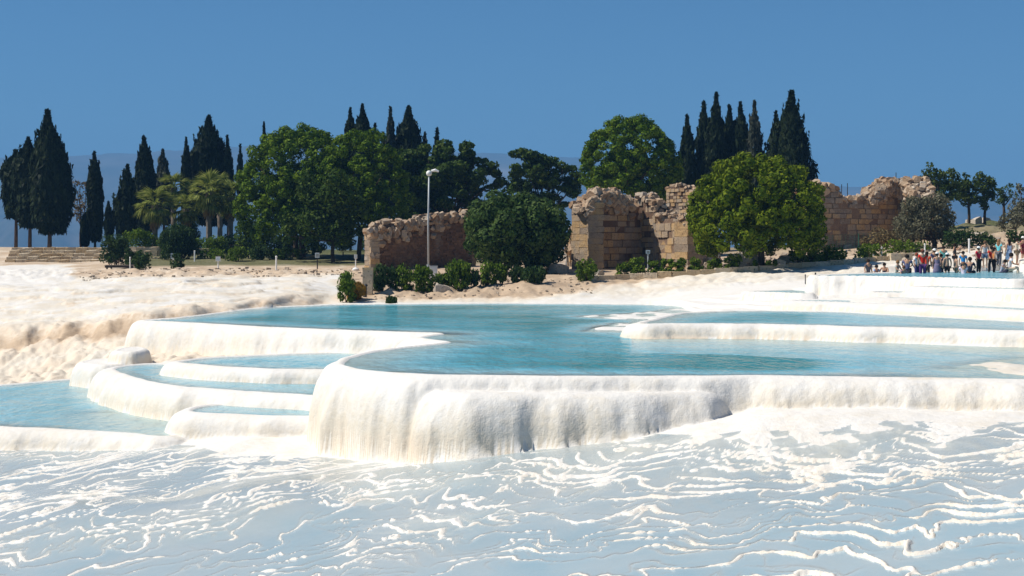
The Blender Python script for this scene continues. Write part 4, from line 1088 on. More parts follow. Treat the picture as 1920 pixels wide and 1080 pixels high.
def wx(px, D): return ((px - CX) * D / F, D)
def ruin(name, label, px, D, zdrop=0):
    b = Vector((*wx(px, D), ground(px, D) - zdrop)); return thing(name, label, 'ruin', b)
def prof_px(t, xs, D0, D1):
    """profile from (px, py) pairs along the wall"""
    x0, x1 = xs[0][0], xs[-1][0]; out = []
    for x, y in xs:
        D = D0 + (D1 - D0) * (x - x0) / (x1 - x0); out.append(((x - x0) / (x1 - x0), zpx(y, D) - t.location.z))
    return out

t = ruin('ruined_wall', 'low ruined wall of thin brick courses with a rubble top, behind the lamp post', 690, 126)
wall(t, wx(698, 125.3), wx(892, 131), prof_px(t, [(698, 430), (706, 422), (732, 417), (762, 420), (776, 424), (786, 411), (815, 406), (850, 401), (892, 396)], 125.3, 131), 1.1, 'brick', .17, (.28, .5), 1.0, (.24, .5), seed=1)
wall(t, wx(685, 127), wx(695, 125.2), prof_px(t, [(685, 468), (690, 450), (695, 440)], 127, 125.2), .7, 'block', .45, (.6, 1.1), .9, seed=2)
# stones of the thick broken crest
for k in range(110):
    x = random.uniform(692, 890); y = np.interp(x, [690, 760, 786, 892], [432, 420, 410, 396]); D_ = 125 + (x - 690) / 202 * 6
    pz = zpx(y + abs(random.gauss(0, 11)) * np.interp(x, [690, 740, 800, 890], [2.2, 1.3, 1.2, .8]), D_) - t.location.z; w_ = wx(x, D_ - .10 + random.uniform(-.05, .05)); s = random.uniform(.22, .48)
    o = link('rubble_stone', random.choice(RUBBLE), None, t, loc=(w_[0] - t.location.x, w_[1] - t.location.y, pz)); o.scale = (s * 1.3, s, s * .8); o.rotation_euler = [random.uniform(0, 6) for _ in range(3)]

t = ruin('ruined_hall', 'tall ruin of large stone blocks with a shaded recess and sunlit right flank', 1100, 122)
wall(t, wx(1062, 130), wx(1102, 121), prof_px(t, [(1062, 452), (1072, 432), (1084, 412), (1095, 392), (1102, 382)], 130, 121), 1.2, 'block', .45, (.4, .9), 1.1, (.3, .55), skip=.06, seed=3, decay=.5)
wall(t, wx(1102, 121.2), wx(1208, 126), prof_px(t, [(1102, 384), (1112, 372), (1130, 364), (1150, 358), (1165, 362), (1180, 375), (1192, 392), (1208, 404)], 121.2, 126), 1.6, 'block', .50, (.6, 1.2), 1.1, (.3, .6), seed=4)
wall(t, wx(1186, 127), wx(1240, 123), prof_px(t, [(1186, 376), (1200, 369), (1218, 372), (1230, 388), (1240, 405)], 127, 123), 1.3, 'block', .48, (.6, 1.2), 1.0, (.26, .5), seed=5)
wall(t, wx(1225, 124), wx(1290, 118.5), prof_px(t, [(1225, 404), (1242, 410), (1258, 408), (1290, 411)], 124, 118.5), 1.2, 'block', .56, (.8, 1.3), .55, (.24, .4), seed=6, decay=.05)
wall(t, wx(1290, 118.4), wx(1312, 119.5), prof_px(t, [(1290, 411), (1297, 428), (1302, 440), (1312, 452)], 118.4, 119.5), 1.2, 'block', .56, (.7, 1.2), .8, seed=7)
wall(t, wx(1250, 134), wx(1302, 131), prof_px(t, [(1250, 352), (1262, 347), (1280, 346), (1292, 352), (1302, 358)], 134, 131), 1.5, 'block', .30, (.3, .7), .9, (.24, .42), seed=8)
wall(t, wx(1302, 131), wx(1345, 132), prof_px(t, [(1302, 400), (1318, 430), (1345, 470)], 131, 132), 1.2, 'block', .42, (.5, 1.0), .9, seed=9)
# collapsed rubble that covers the left shoulder of the recess
for k in range(130):
    u = random.random(); x = np.interp(u, [0, .4, 1], [1066, 1112, 1180]) + random.uniform(-12, 12); y = np.interp(x, [1060, 1085, 1110, 1150, 1185], [440, 410, 375, 362, 380]) + abs(random.gauss(0, 13))
    D_ = np.interp(x, [1062, 1102, 1208], [129.5, 121, 126]) - .15; w_ = wx(x, D_); s = random.uniform(.28, .55)
    o = link('rubble_stone', random.choice(RUBBLE), None, t, loc=(w_[0] - t.location.x, w_[1] - t.location.y, zpx(y, D_) - t.location.z)); o.scale = (s * 1.3, s, s * .8); o.rotation_euler = [random.uniform(0, 6) for _ in range(3)]

t = ruin('ruined_wall', 'long shaded ruin wall on the right with a humped rubble end catching the sun', 1540, 147, .3)
wall(t, wx(1525, 145), wx(1690, 150), prof_px(t, [(1525, 346), (1550, 349), (1568, 353), (1580, 366), (1598, 374), (1622, 375), (1638, 366), (1650, 350), (1668, 341), (1690, 340)], 145, 150), 2.0, 'block', .50, (.6, 1.3), 1.15, (.3, .6), seed=11)
wall(t, wx(1686, 150.5), wx(1716, 144), prof_px(t, [(1684, 340), (1696, 341), (1706, 352), (1713, 368), (1716, 386)], 150.5, 144), 2.0, 'block', .50, (.6, 1.1), 1.1, (.3, .55), seed=12)
for k in range(90):
    x = random.uniform(1634, 1712); y = np.interp(x, [1630, 1650, 1675, 1700, 1714], [372, 352, 341, 345, 366]) + abs(random.gauss(0, 12)); D_ = np.interp(x, [1525, 1690, 1716], [145, 149.8, 143.5]) - .2; w_ = wx(x, D_); s = random.uniform(.3, .6)
    o = link('rubble_stone', random.choice(RUBBLE), None, t, loc=(w_[0] - t.location.x, w_[1] - t.location.y, zpx(y, D_) - t.location.z)); o.scale = (s * 1.3, s, s * .8); o.rotation_euler = [random.uniform(0, 6) for _ in range(3)]
for x, y0 in ((1578, 345), (1589, 343), (1680, 323)):
    D_ = 148; w_ = wx(x, D_ + .6); z0 = zpx(y0, D_) - t.location.z
    MB().tube([(w_[0] - t.location.x, w_[1] - t.location.y, z0 - 2.2), (w_[0] - t.location.x, w_[1] - t.location.y, z0)], .035, 5).build('iron_rod', M['black'], t)

# fallen blocks and boulders
for i, (x, y, w, lb) in enumerate(((1400, 503, 1.5, 'large pale boulder right of the clipped bushes, beside the pine trunk'), (1336, 507, .9, 'squarish fallen block between two bushes left of the yellow cap'), (1322, 500, 1.0, 'rounded boulder below the collapsed end of the tall ruin'), (1462, 503, .8, 'small pale boulder right of the pine trunk'),
                                 (1478, 500, 1.1, 'flat fallen slab under the bright pine'), (1530, 494, .9, 'low block between the bush and the leaning white stake'), (1046, 512, 1.0, 'block lying at the foot of the tall ruin'), (1118, 519, .7, 'broken stone beside the round oleander'),
                                 (700, 546, .7, 'tan stone beside the pale pillar'), (828, 548, .8, 'flat stone right of the white cabinet'), (1826, 421, 1.1, 'dark topped boulder on the hillock under the young trees'), (1846, 421, .9, 'second boulder on the hillock, right of the dark topped one'), (1868, 423, .7, 'small boulder at the right end of the hillock crest'), (1836, 450, 1.0, 'brown outcrop on the hillock slope'), (1318, 488, 1.2, 'tilted block leaning on the collapsed end of the tall ruin'))):
    p = on_ground(x, y); o = link('boulder', ROCKS[i % 5], None, None, label=lb, cat='rock', group='fallen stones', loc=(p.x, p.y, p.z + w * .25)); o.scale = (w * 1.2, w, w * .75); o.rotation_euler = (random.uniform(-.3, .3), random.uniform(-.3, .3), random.uniform(0, 6))

# broken stones scattered over the earth banks
def scatter(n, x0, x1, f0, f1, sz, name):
    mb = MB(); r = random.Random(5)
    xs = [r.uniform(x0, x1) for _ in range(n)]; Ds = [r.uniform(f0, f1) for _ in range(n)]
    zs = g0(np.array(xs), np.array(Ds))
    for x, D_, z in zip(xs, Ds, zs):
        s_ = r.uniform(*sz) * (1 if r.random() < .85 else 2)
        mb.box(((x - CX) * D_ / F, D_, z + s_ * .15), (s_ * 1.3, s_, s_ * .8), r.uniform(0, 3), s_ * .25)
    link(name, mb.mesh(name), M['rock'], kind='stuff')
scatter(420, 640, 1110, 102, 116, (.04, .12), 'gravel')
scatter(380, 150, 680, 119, 131, (.04, .14), 'gravel')
scatter(500, 1290, 1900, 112, 150, (.08, .25), 'gravel')

# kerb of long stones along the path
kt = link('kerb', None, kind='structure')
kp = [(1090, 526), (1180, 522), (1260, 518), (1340, 513), (1420, 507), (1500, 501), (1580, 495), (1640, 490), (1700, 486)]
for i in range(len(kp) - 1):
    (x0, y0), (x1, y1) = kp[i], kp[i + 1]
    a, b = on_ground(x0, y0, 98, 120), on_ground(x1, y1, 98, 120); m = 3
    for k in range(m):
        p, q = a.lerp(b, k / m), a.lerp(b, (k + 1) / m); c = (p + q) / 2
        c.z = ground(c.x * F / c.y + CX, c.y)
        o = link('kerb_stone', BLOCKS[(i + k) % 7], None, kt, loc=(c.x, c.y, c.z + .12)); o.scale = ((q - p).length * .98, .5, .40 + random.uniform(-.06, .06)); o.rotation_euler = (0, random.uniform(-.02, .02), math.atan2(q.y - p.y, q.x - p.x))
        o.data = BLOCKS[(i + k) % 7]
for o in kt.children:
    o.data = o.data
_kb = [m.copy() for m in BLOCKS]
for m_ in _kb: m_.materials.clear(); m_.materials.append(M['sandstone'])
for k, o in enumerate(kt.children): o.data = _kb[k % 7]
# raised block wall at the right end of the path
t = thing('stone_parapet', 'short pale stone parapet between two rope stakes at the end of the kerb', 'parapet', on_ground(1660, 489, 100, 125))
pa, pb = on_ground(1668, 489, 100, 125), on_ground(1708, 487, 100, 125)
for k in range(2):
    p, q = pa.lerp(pb, k / 2), pa.lerp(pb, (k + 1) / 2); c = (p + q) / 2 - t.location
    o = link('stone_block', _kb[k % 7], None, t, loc=(c.x, c.y, c.z + .15)); o.scale = ((q - p).length * .98, .6, .7); o.rotation_euler = (0, 0, math.atan2(q.y - p.y, q.x - p.x))

# broad stone steps at the far left
t = thing('stone_steps', 'broad low sandstone steps below the cypress clump', 'steps', (wx(30, 150)[0], 150, ground(100, 150)))
for k in range(5):
    D_ = 150 + k * 3.4; yt = 487 - k * 5.8; z = zpx(yt, D_) - t.location.z
    x0, x1 = wx(10 + k * 3, D_)[0] - t.location.x, wx(192 + k * 4, D_)[0] - t.location.x
    n = 9
    sp = link('step', None, None, t)
    for j in range(n):
        xa = x0 + (x1 - x0) * j / n; xb = x0 + (x1 - x0) * (j + 1) / n
        o = link('step_stone', _kb[(j + k) % 7], None, sp, loc=((xa + xb) / 2, D_ - 150 + .9, z - .55)); o.scale = (xb - xa - .02, 2.2, 1.1 + random.uniform(-.05, .05))
    MB().box(((x0 + x1) / 2, D_ - 150 + 2.6, z - .62), (x1 - x0, 3.4, 1.1)).build('tread', M['sandstone'], sp)
t = thing('stone_ledge', 'short sandstone retaining ledges between the ball shaped shrub and the largest shrub', 'ledge', (wx(275, 150)[0], 150, ground(275, 150)))
for k, (xa, xb, yt, D_) in enumerate(((244, 300, 463, 158), (250, 296, 470, 156), (284, 302, 482, 152), (370, 392, 466, 158))):
    w0, w1 = wx(xa, D_)[0], wx(xb, D_)[0]; z = zpx(yt, D_) - t.location.z; n = 4
    for j in range(n):
        a, b = w0 + (w1 - w0) * j / n, w0 + (w1 - w0) * (j + 1) / n
        o = link('stone_block', _kb[(j + k) % 7], None, t, loc=((a + b) / 2 - t.location.x, D_ - 150, z - .4)); o.scale = (b - a - .02, .8, .8)

# ------------------------------------------------------------------ street furniture
b = on_ground(803, 506)
t = thing('lamp_post', 'tall pale grey lamp post with a white camera-like head', 'lamp post', b)
H_ = zpx(321, b.y) - b.z
MB().tube([(0, 0, -.2), (0, 0, H_ * .5), (.06, 0, H_ - .3)], [.085, .072, .06], 10).build('pole', M['grey'], t, True)
MB().lathe([(.30, 0), (.30, .12), (.16, .16), (.15, .4)]).build('base_plate', M['grey'], t)
hd = MB().lathe([(.04, -.26), (.16, -.22), (.22, -.09), (.21, .06), (.11, .15), (.02, .18)], (.06, 0, H_ - .12), 12).build('lamp_head', M['white'], t, True)
MB().tube([(.25, 0, H_ + .02), (.55, -.05, H_ + .08), (.82, -.08, H_ - .04)], [.09, .12, .07], 8).build('bracket', M['white'], hd)
b = on_ground(812, 545)
t = thing('utility_cabinet', 'small white cabinet beside the lamp post oleander', 'cabinet', on_ground(813, 530))
MB().box((0, 0, .62), (.52, .35, 1.0)).build('body', M['white'], t); MB().box((0, 0, .06), (.6, .42, .12)).build('plinth', M['grey'], t); MB().box((0, -.182, .62), (.40, .02, .8)).build('door', M['white'], t); MB().box((0, 0, 1.14), (.58, .41, .05)).build('lid', M['grey'], t)

def stake(x, y, top, label, r=.055, lean=0, mat='white', group='white rope stakes', cap=True):
    p = on_ground(x, y, 98, 150) ; h = zpx(top, p.y) - p.z
    t = thing('stake', label, 'post', p, 0, group)
    MB().tube([(0, 0, -.1), (lean * .5, 0, h * .5), (lean, 0, h)], r, 8).build('post', M[mat], t)
    if cap: MB().lathe([(r * 1.25, 0), (r * 1.25, .05), (r * .5, .09)], (lean, 0, h - .03), 8).build('cap', M[mat], t)
    return t
stake(244, 505, 483, 'white stake left of the ball shaped shrub')
stake(518, 507, 481, 'plain white stake in front of the hedge row', .07)
stake(365, 490, 471, 'short white stake right of the largest shrub', .07)
stake(1581, 493, 470, 'leaning white stake at the bush by the path', .05, .25)
stake(1638, 489, 478, 'shortest white stake, left of the bathers')
stake(1653, 488, 464, 'white stake in front of the long bush')
stake(1734, 480, 458, 'white stake below the olive tree')
stake(1817, 475, 449, 'white stake standing over the bathers in the middle of the group', .07)
stake(1510, 541, 516, 'thin dark stake at the dark pool', .03, 0, 'black', None)
stake(1529, 518, 511, 'stubby dark peg at the corner of the bathing pool', .05, 0, 'black', None, False)

def sign(x, y, top, w, hgt, label, board='white', pole='white', round_base=False):
    p = on_ground(x, y, 98, 160); D_ = p.y; h = zpx(top, D_) - p.z; wm, hm = w * D_ / F, hgt * D_ / F
    t = thing('information_sign', label, 'sign', p, random.uniform(-.1, .1), 'information signs')
    MB().tube([(0, 0, -.1), (0, 0, h - hm * .5)], .05, 8).build('post', M[pole], t)
    bd = MB().box((0, -.05, h - hm / 2), (wm, .06, hm)).build('board', M[board], t)
    MB().box((0, -.085, h - hm / 2), (wm * .74, .012, hm * .7)).build('printed_panel', M['boarddark'] if board == 'board' else M['board'], bd)
    if round_base: MB().lathe([(.28, 0), (.28, .12), (.15, .22), (.06, .24)], n=12).build('foot', M['white'], t)
sign(325, 503, 475, 9, 10, 'pale blue sign in front of the small lawn bush', 'board')
sign(409, 504, 481, 9, 9, 'white box shaped sign left of the hedge row')
sign(595, 506, 474, 8, 9, 'pale sign on a dark pole near the low ruin', 'board', 'black')
sign(667, 507, 477, 6, 8, 'white sign with a round foot, nearest the low ruin corner', 'white', 'white', True)
sign(1215, 517, 469, 8, 7, 'grey headed stand among the clipped bushes below the lit ruin flank', 'board', 'grey')

p = on_ground(690, 552)
t = thing('stone_pillar', 'pale square stone pillar at the sandy corner above the pool', 'pillar', p)
MB().box((0, 0, .75), (.62, .6, 1.75), 0, .02).build('shaft', M['sandstone'], t); MB().box((0, 0, 1.68), (.70, .68, .14), 0, .02).build('cap_stone', M['sandstone'], t)
p = on_ground(687, 554, 95, 112)
t = thing('bollard', 'small black bollard in front of the pale pillar', 'bollard', (p.x, p.y - .6, p.z)); MB().lathe([(.09, -.1), (.08, .62)], n=8).build('post', M['black'], t); MB().lathe([(.12, .60), (.14, .66), (.10, .74), (.03, .77)], n=8).build('knob', M['black'], t)

p = on_ground(228, 504)
t = thing('viewing_platform', 'small dark wooden platform where two people stand', 'platform', p)
for k in range(7): MB().box((-1.05 + k * .35, 0, .30), (.33, 1.7, .06)).build('plank', M['wood'], t)
for x in (-1.05, 1.05):
    for y in (-.7, .7): MB().box((x, y, .05), (.12, .12, .46)).build('leg', M['darkwood'], t)
MB().box((0, -.82, .18), (2.4, .06, .16)).build('beam', M['darkwood'], t)

def bench(px, py, D, label, table=False):
    b_ = base_of(px, D=D); t = thing('picnic_table' if table else 'bench', label, 'table' if table else 'bench', b_)
    if table:
        for k in range(4): MB().box((0, -.33 + k * .22, .74), (1.9, .2, .05)).build('plank', M['wood'], t)
    for y in ((-.75, .75) if table else (0,)):
        MB().box((0, y, .45), (1.9, .34, .05)).build('seat', M['wood'], t)
    for x in (-.7, .7):
        MB().box((x, 0, .36), (.08, 1.5 if table else .3, .08)).build('bearer', M['darkwood'], t)
        for y in ((-.45, .45) if table else (-.1, .1)): MB().box((x, y, .2), (.08, .08, .5)).build('leg', M['darkwood'], t)
bench(437, 456, 162, 'grey picnic table in the shade behind the hedge row', True)
bench(657, 476, 154, 'low wooden bench in the shade left of the low ruin')
bench(403, 468, 152, 'wooden bench between the shrub and the white box shaped sign')

# wire fences
def wire_fence(pts, h, label, mat='greenmetal', sp=2.4):
    P = [Vector((*wx(x, D), ground(x, D))) for x, D in pts]; t = thing('wire_fence', label, 'fence', P[0])
    mb = MB(); posts = []
    for a, b in zip(P[:-1], P[1:]):
        n = max(1, int((b - a).length / sp))
        for k in range(n + (1 if b is P[-1] else 0)): posts.append(a.lerp(b, k / n) - t.location)
    for q in posts: MB().tube([q - Vector((0, 0, .3)), q + Vector((0, 0, h))], .04, 6).build('post', M[mat], t)
    for a, b in zip(posts[:-1], posts[1:]):
        for k in range(1, 10): mb.tube([a + Vector((0, 0, h * k / 9.2)), b + Vector((0, 0, h * k / 9.2))], .009, 3, False)
        m = 10
        for k in range(m): q = a.lerp(b, k / m); mb.tube([q, q + Vector((0, 0, h * .98))], .008, 3, False)
    link('wire_mesh', mb.mesh('wire_mesh'), M[mat], t, kind='stuff')
wire_fence([(1530, 139), (1610, 136), (1700, 133)], 1.6, 'green wire fence along the foot of the long shaded ruin')
wire_fence([(1020, 131), (1062, 129)], 2.4, 'tall wire gate between the fig tree and the tall ruin', 'grey', 1.0)
t0_ = None
# ropes between the white stakes
for lb, (xa, ya), (xb, yb) in (('thin rope strung between the two stakes left of the olive', (1653, 467), (1734, 461)), ('thin rope strung from the olive stake to the stake over the bathers', (1734, 461), (1817, 452))):
    a = on_ground(xa, 488 if xa < 1700 else 480, 98, 150); b2 = on_ground(xb, 480 if xb < 1800 else 475, 98, 150)
    a.z, b2.z = zpx(ya, a.y), zpx(yb, b2.y)
    link('rope', MB().tube([a.lerp(b2, k / 8) - Vector((0, 0, .25 * math.sin(math.pi * k / 8))) for k in range(9)], .018, 4).mesh('rope'), M['wood'], label=lb, cat='rope', group='ropes along the path')

# ------------------------------------------------------------------ people
def pose_nodes(p):
    n = dict(pelvis=((0, 0, .93), (.145, .105)), spine=((0, 0, 1.12), (.12, .09)), chest=((0, 0, 1.31), (.155, .105)), neck=((0, .005, 1.47), (.055, .055)), head=((0, -.015, 1.57), (.08, .095)), crown=((0, 0, 1.67), (.055, .065)))
    for s, k in ((1, 'l'), (-1, 'r')):
        n['sho' + k] = ((.17 * s, 0, 1.40), (.06, .06)); n['elb' + k] = ((.235 * s, .03, 1.13), (.043, .043)); n['wri' + k] = ((.24 * s, -.06, .89), (.03, .034)); n['han' + k] = ((.23 * s, -.09, .79), (.018, .035))
        n['hip' + k] = ((.085 * s, 0, .86), (.088, .088)); n['kne' + k] = ((.10 * s, -.02, .49), (.058, .058)); n['ank' + k] = ((.10 * s, .02, .09), (.038, .038)); n['toe' + k] = ((.11 * s, -.14, .035), (.036, .028))
    def mv(k, c): n[k] = (c, n[k][1])
    if p == 'walk':
        mv('knel', (.09, -.14, .50)); mv('ankl', (.09, -.16, .10)); mv('toel', (.10, -.32, .05)); mv('kner', (-.09, .06, .49)); mv('ankr', (-.09, .26, .13)); mv('toer', (-.09, .14, .03))
        mv('elbl', (.23, .12, 1.14)); mv('wril', (.23, .14, .90)); mv('hanl', (.22, .12, .80)); mv('elbr', (-.23, -.06, 1.13)); mv('wrir', (-.22, -.22, .95)); mv('hanr', (-.21, -.28, .88))
    if p == 'photo':
        for s, k in ((1, 'l'), (-1, 'r')): mv('elb' + k, (.25 * s, -.20, 1.30)); mv('wri' + k, (.10 * s, -.36, 1.50)); mv('han' + k, (.05 * s, -.40, 1.57))
    if p == 'hip':
        mv('elbl', (.36, .08, 1.16)); mv('wril', (.19, -.02, 1.00)); mv('hanl', (.14, -.07, .96))
    if p in ('sit', 'crouch'):
        dz = .52 if p == 'sit' else .62
        for k in list(n):
            if k[:3] not in ('kne', 'ank', 'toe'):
                c = n[k][0]; lean = -.16 * max(0, c[2] - .93) if p == 'sit' else -.42 * max(0, c[2] - .93)
                n[k] = ((c[0], c[1] + lean + .12, c[2] - dz), n[k][1])
        for s, k in ((1, 'l'), (-1, 'r')):
            mv('kne' + k, (.13 * s, -.30, .48)); mv('ank' + k, (.12 * s, -.28 if p == 'sit' else .0, .08)); mv('toe' + k, (.13 * s, -.44 if p == 'sit' else -.16, .035))
            mv('elb' + k, (.26 * s, -.05, .66)); mv('wri' + k, (.16 * s, -.25, .60)); mv('han' + k, (.11 * s, -.33, .57))
    return n
_E = [('pelvis', 'spine'), ('spine', 'chest'), ('chest', 'neck'), ('neck', 'head'), ('head', 'crown')] + [e for k in 'lr' for e in (('chest', 'sho' + k), ('sho' + k, 'elb' + k), ('elb' + k, 'wri' + k), ('wri' + k, 'han' + k), ('pelvis', 'hip' + k), ('hip' + k, 'kne' + k), ('kne' + k, 'ank' + k), ('ank' + k, 'toe' + k))]
_tmp = []
def skin_obj(key, nodes, edges, grow, root='pelvis', cut=None):
    """nodes on a stick figure -> one tapered surface (evaluated later in one go)"""
    names = [k for k in nodes if any(k in e for e in edges)]; pts = {k: Vector(nodes[k][0]) for k in names}
    if cut:
        for a, b, f in cut: pts[b] = pts[a].lerp(pts[b], f)
    me = bpy.data.meshes.new(key); me.from_pydata([pts[k] for k in names], [(names.index(a), names.index(b)) for a, b in edges], []); me.update()
    o = bpy.data.objects.new(key, me); COL.objects.link(o)
    sk = o.modifiers.new('skin', 'SKIN'); sk.use_smooth_shade = True; sk.branch_smoothing = .4
    for i, k in enumerate(names):
        d = me.skin_vertices[0].data[i]; d.radius = (nodes[k][1][0] + grow, nodes[k][1][1] + grow); d.use_root = (k == root)
    sb = o.modifiers.new('sub', 'SUBSURF'); sb.levels = 1; sb.render_levels = 1
    _tmp.append((key, o))
PM = {}
TOP = [('pelvis', 'spine'), ('spine', 'chest')] + [e for k in 'lr' for e in (('chest', 'sho' + k), ('sho' + k, 'elb' + k))]
LEGS = [('pelvis', 'hip' + k) for k in 'lr'] + [('hip' + k, 'kne' + k) for k in 'lr']
for ps in ('stand', 'walk', 'photo', 'hip', 'sit', 'crouch'):
    nd = pose_nodes(ps)
    skin_obj(ps + '_body', nd, _E, 0)
    skin_obj(ps + '_top', nd, TOP, .022, 'spine', [('shol', 'elbl', .6), ('shor', 'elbr', .6)])
    skin_obj(ps + '_vest', nd, TOP[:2] + [('chest', 'shol'), ('chest', 'shor')], .02, 'spine', [('chest', 'shol', .8), ('chest', 'shor', .8)])
    skin_obj(ps + '_shorts', nd, LEGS, .028, 'pelvis', [('hipl', 'knel', .75), ('hipr', 'kner', .75)])
    skin_obj(ps + '_trousers', nd, LEGS + [('kne' + k, 'ank' + k) for k in 'lr'], .024, 'pelvis')
bpy.context.view_layer.update(); _dg = bpy.context.evaluated_depsgraph_get()
for k_, o_ in _tmp: PM[k_] = bpy.data.meshes.new_from_object(o_.evaluated_get(_dg))
for k_, o_ in _tmp:
    m_ = o_.data; bpy.data.objects.remove(o_); bpy.data.meshes.remove(m_)
def cap_mesh(kind):
    mb = MB()
    if kind == 'short': mb.lathe([(.098, -.02), (.108, .05), (.095, .11), (.055, .15), (.01, .165)], (0, .02, 0), 10, 1, 1.05)
    if kind == 'long':
        mb.lathe([(.098, .0), (.108, .05), (.095, .11), (.055, .15), (.01, .165)], (0, .02, 0), 10, 1, 1.05); mb.lathe([(.07, -.26), (.10, -.15), (.105, .02), (.08, .08)], (0, .06, 0), 10, 1, .6)
    if kind == 'cap':
        mb.lathe([(.105, .05), (.112, .09), (.095, .14), (.05, .17), (.01, .18)], (0, .01, 0), 10, 1, 1.1); mb.box((0, -.15, .055), (.15, .14, .016))
    if kind == 'hat': mb.lathe([(.21, .05), (.20, .065), (.11, .075), (.11, .13), (.08, .17), (.01, .18)], (0, 0, 0), 12)
    if kind == 'skirt': mb.lathe([(.27, -.50), (.23, -.25), (.17, .02), (.15, .14)], (0, 0, .90), 12, 1, .8)
    return mb.mesh(kind, True)
for k_ in ('short', 'long', 'cap', 'hat', 'skirt'): PM[k_] = cap_mesh(k_)
_cm = {}
def cloth(c):
    if c not in _cm: _cm[c] = plain('cloth_%d' % len(_cm), c, .85, .1, .12, 12)
    return _cm[c]
SKIN = [(.46, .27, .18), (.52, .32, .22), (.36, .20, .13)]
def person(x, feet, D, label, pose='stand', face=0.0, top=None, low=None, hair=(.02, .014, .01), hat=None, hatc=(.8, .8, .78), kind='trousers', topk='top', longhair=False, skin=0, dress=None, sc=1.0, water=False, bag=None):
    z = ground(x, D) if feet is None else zpx(feet, D)
    t = thing('person', label, 'person', (*wx(x, D), z), face, 'visitors around the bathing pool' if x > 1600 else 'visitors by the lawn', sc * 1.07)
    def piece(name, mesh, col, off=None):
        o = link(name, mesh, None, t)
        if len(mesh.materials) == 0: mesh.materials.append(None)
        o.material_slots[0].link = 'OBJECT'; o.material_slots[0].material = cloth(col)
        if off is not None: o.location = off
        return o
    piece('body', PM[pose + '_body'], SKIN[skin])
    if top: piece('shirt', PM[pose + '_' + topk], top)
    if low: piece(kind, PM[pose + '_' + kind], low)
    if dress: piece('dress', PM[pose + '_vest'], dress); piece('skirt', PM['skirt'], dress)
    hp = pose_nodes(pose)['head'][0]
    piece('hair', PM['long' if longhair else 'short'], hair, (hp[0], hp[1], hp[2] - .02))
    if hat: piece('hat', PM[hat], hatc, (hp[0], hp[1], hp[2] - .005))
    if bag: MB().box((0, .19, 1.2), (.30, .18, .42), 0, .01).build('rucksack', cloth(bag), t)
    return t
BK = math.pi   # back turned to us
zw = 1.7
# left pair and the person among the bushes
person(206, 497, 143.5, 'person in a white shirt and dark blue trousers on the wooden platform', 'hip', .8, (.78, .78, .78), (.02, .03, .07))
person(221, 498, 143, 'person in a dark top and turquoise shorts on the wooden platform', 'stand', -.5, (.05, .035, .03), (.16, .45, .45), kind='shorts', skin=2)
person(1349, 509, 112, 'person in a yellow cap and white top between the clipped bushes', 'walk', 1.2, (.74, .74, .76), (.30, .33, .5), hat='cap', hatc=(.75, .6, .06), kind='shorts', sc=.82)
# in and round the pool, left to right
person(1628, 541, 99, 'dark haired head low in the water, leftmost of the bathers', 'stand', .4, (.1, .1, .12), (.03, .03, .04))
person(1644, 532, 101, 'bather in a blue shirt sitting low near the left end of the pool', 'sit', .5, (.30, .42, .66), (.03, .03, .04), sc=.95)
person(1658, 530, 101, 'bather in a dark vest with a rucksack beside the one in blue', 'sit', -.5, (.05, .05, .08), (.05, .05, .06), topk='vest')
person(1684, 526, 100, 'fair haired bather in pale grey, hunched at the water', 'sit', .8, (.46, .48, .44), (.3, .25, .2), (.22, .12, .05), skin=1)
person(1701, 522, 99, 'broad back in a slate blue shirt, left of the bright red shirt', 'sit', BK - .3, (.10, .11, .20), (.02, .02, .03), sc=1.18)
person(1695, 533, 97, 'low bather in a rosy top in front of the slate blue back', 'sit', .3, (.45, .25, .28), (.05, .05, .06), (.15, .06, .03), sc=.9)
person(1719, 526, 101, 'person in a white top and navy trousers left of the bright red shirt', 'stand', .6, (.72, .72, .78), (.05, .05, .16), (.22, .06, .03), sc=.96)
person(1730, 528, 97.5, 'person in a bright red shirt with auburn hair in the thick of the group', 'stand', BK, (.70, .03, .015), (.10, .04, .14), (.14, .05, .03), sc=1.08)
person(1738, 526, 100.5, 'dark haired person in brown beside the bright red shirt', 'stand', 2.4, (.58, .07, .03), (.10, .06, .05), longhair=True)
person(1752, 519, 105, 'person in a navy top with a white cap, behind the patterned dress', 'stand', .2, (.035, .05, .13), (.05, .05, .08), hat='cap', kind='shorts')
person(1757, 527, 100, 'person in a purple grey dress with a white cap', 'stand', BK - .4, None, None, hat='cap', dress=(.17, .15, .24), sc=.98)
person(1765, 526, 101.5, 'person in dark clothes squeezed between the dress and the bare back', 'stand', 1.8, (.03, .035, .07), (.02, .02, .03), sc=.93)
person(1776, 528, 99.5, 'bare backed person with a white cap and black shorts', 'stand', BK, None, (.012, .012, .015), hat='cap', kind='shorts', skin=1, sc=.97)
person(1769, 512, 107, 'person in a turquoise top standing behind the bare backed one', 'stand', 0, (.16, .45, .42), (.08, .08, .1))
person(1790, 507, 108, 'dark dressed person at the back, above the bare backs', 'photo', 1.4, (.03, .03, .035), (.03, .03, .04))
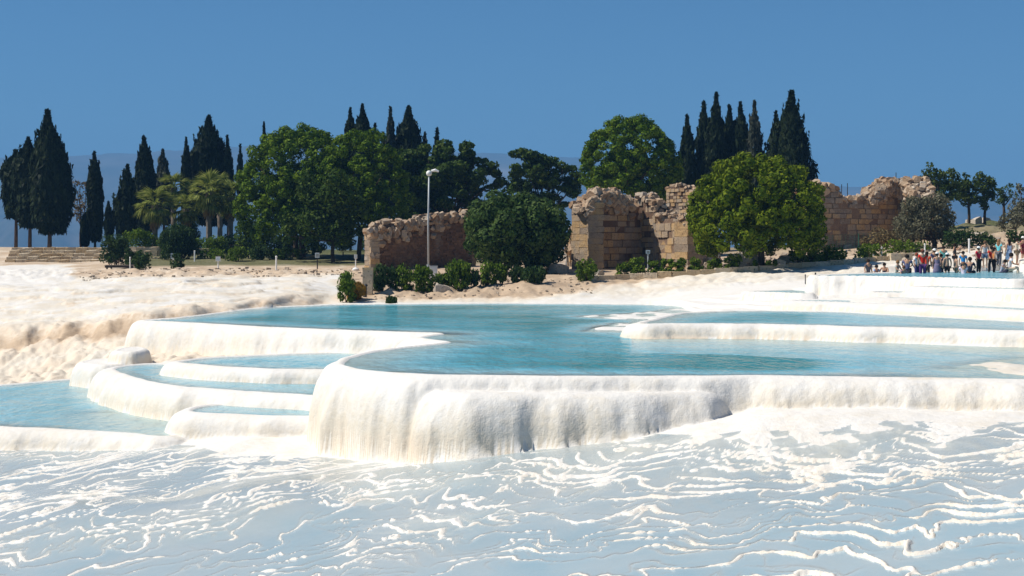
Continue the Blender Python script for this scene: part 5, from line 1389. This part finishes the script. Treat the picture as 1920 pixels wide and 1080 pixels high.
person(1793, 529, 99.5, 'bare chested person turned right, next to the white cap', 'stand', 1.7, None, (.22, .18, .14), kind='shorts', skin=1, sc=.92)
person(1806, 521, 103, 'person in a bright blue shirt, the only such blue in the group', 'stand', BK - .2, (.03, .28, .62), (.05, .05, .07), sc=.95)
person(1806, 530, 97.5, 'bather in pale pink sitting low in front of the bright blue shirt', 'sit', BK, (.74, .62, .70), (.5, .5, .55), (.20, .10, .06))
person(1819, 526, 98.5, 'person in a navy polo sitting right of the pale pink bather', 'sit', 2.6, (.015, .022, .045), (.02, .02, .03), sc=1.15)
person(1835, 513, 101, 'person in a crimson top and black trousers with a white cap, standing clear', 'stand', .5, (.52, .015, .04), (.012, .012, .014), hat='cap', sc=.93)
person(1847, 503, 105.5, 'person in a grey vest and dark blue shorts standing at the pool edge', 'stand', -.2, (.36, .38, .42), (.08, .12, .20), (.12, .07, .04), kind='shorts', topk='vest')
person(1859, 514, 101.5, 'person in a red shirt and black trousers right of the grey vest', 'walk', BK + .1, (.55, .03, .02), (.014, .013, .015), sc=.98)
person(1864, 513, 101, 'bare shouldered person in orange touching the red shirt', 'stand', 1.6, (.60, .22, .06), (.016, .014, .016), longhair=True, topk='vest', sc=.92)
person(1873, 500, 107, 'person in a turquoise shirt with light brown hair', 'stand', 2.2, (.14, .52, .58), (.10, .10, .12), (.25, .13, .06), longhair=True)
person(1880, 521, 100, 'person in a checked white and navy shirt crouching at the edge', 'crouch', 1.0, (.42, .42, .50), (.05, .05, .08))
person(1892, 499, 107, 'person in a pale blue dress with dark long hair', 'stand', BK + .4, None, None, longhair=True, dress=(.45, .56, .76))
person(1897, 519, 101, 'dark haired person in a white shirt sitting at the pool corner', 'sit', 1.3, (.78, .76, .78), (.62, .5, .38), sc=1.2)
person(1907, 497, 108, 'person in a beige shirt and khaki shorts raising both arms to take a picture', 'photo', 1.0, (.60, .54, .42), (.30, .22, .14), kind='shorts')
person(1918, 494, 109, 'person in maroon with a white cap at the right edge', 'stand', .6, (.20, .03, .05), (.25, .06, .06), hat='cap', kind='shorts')
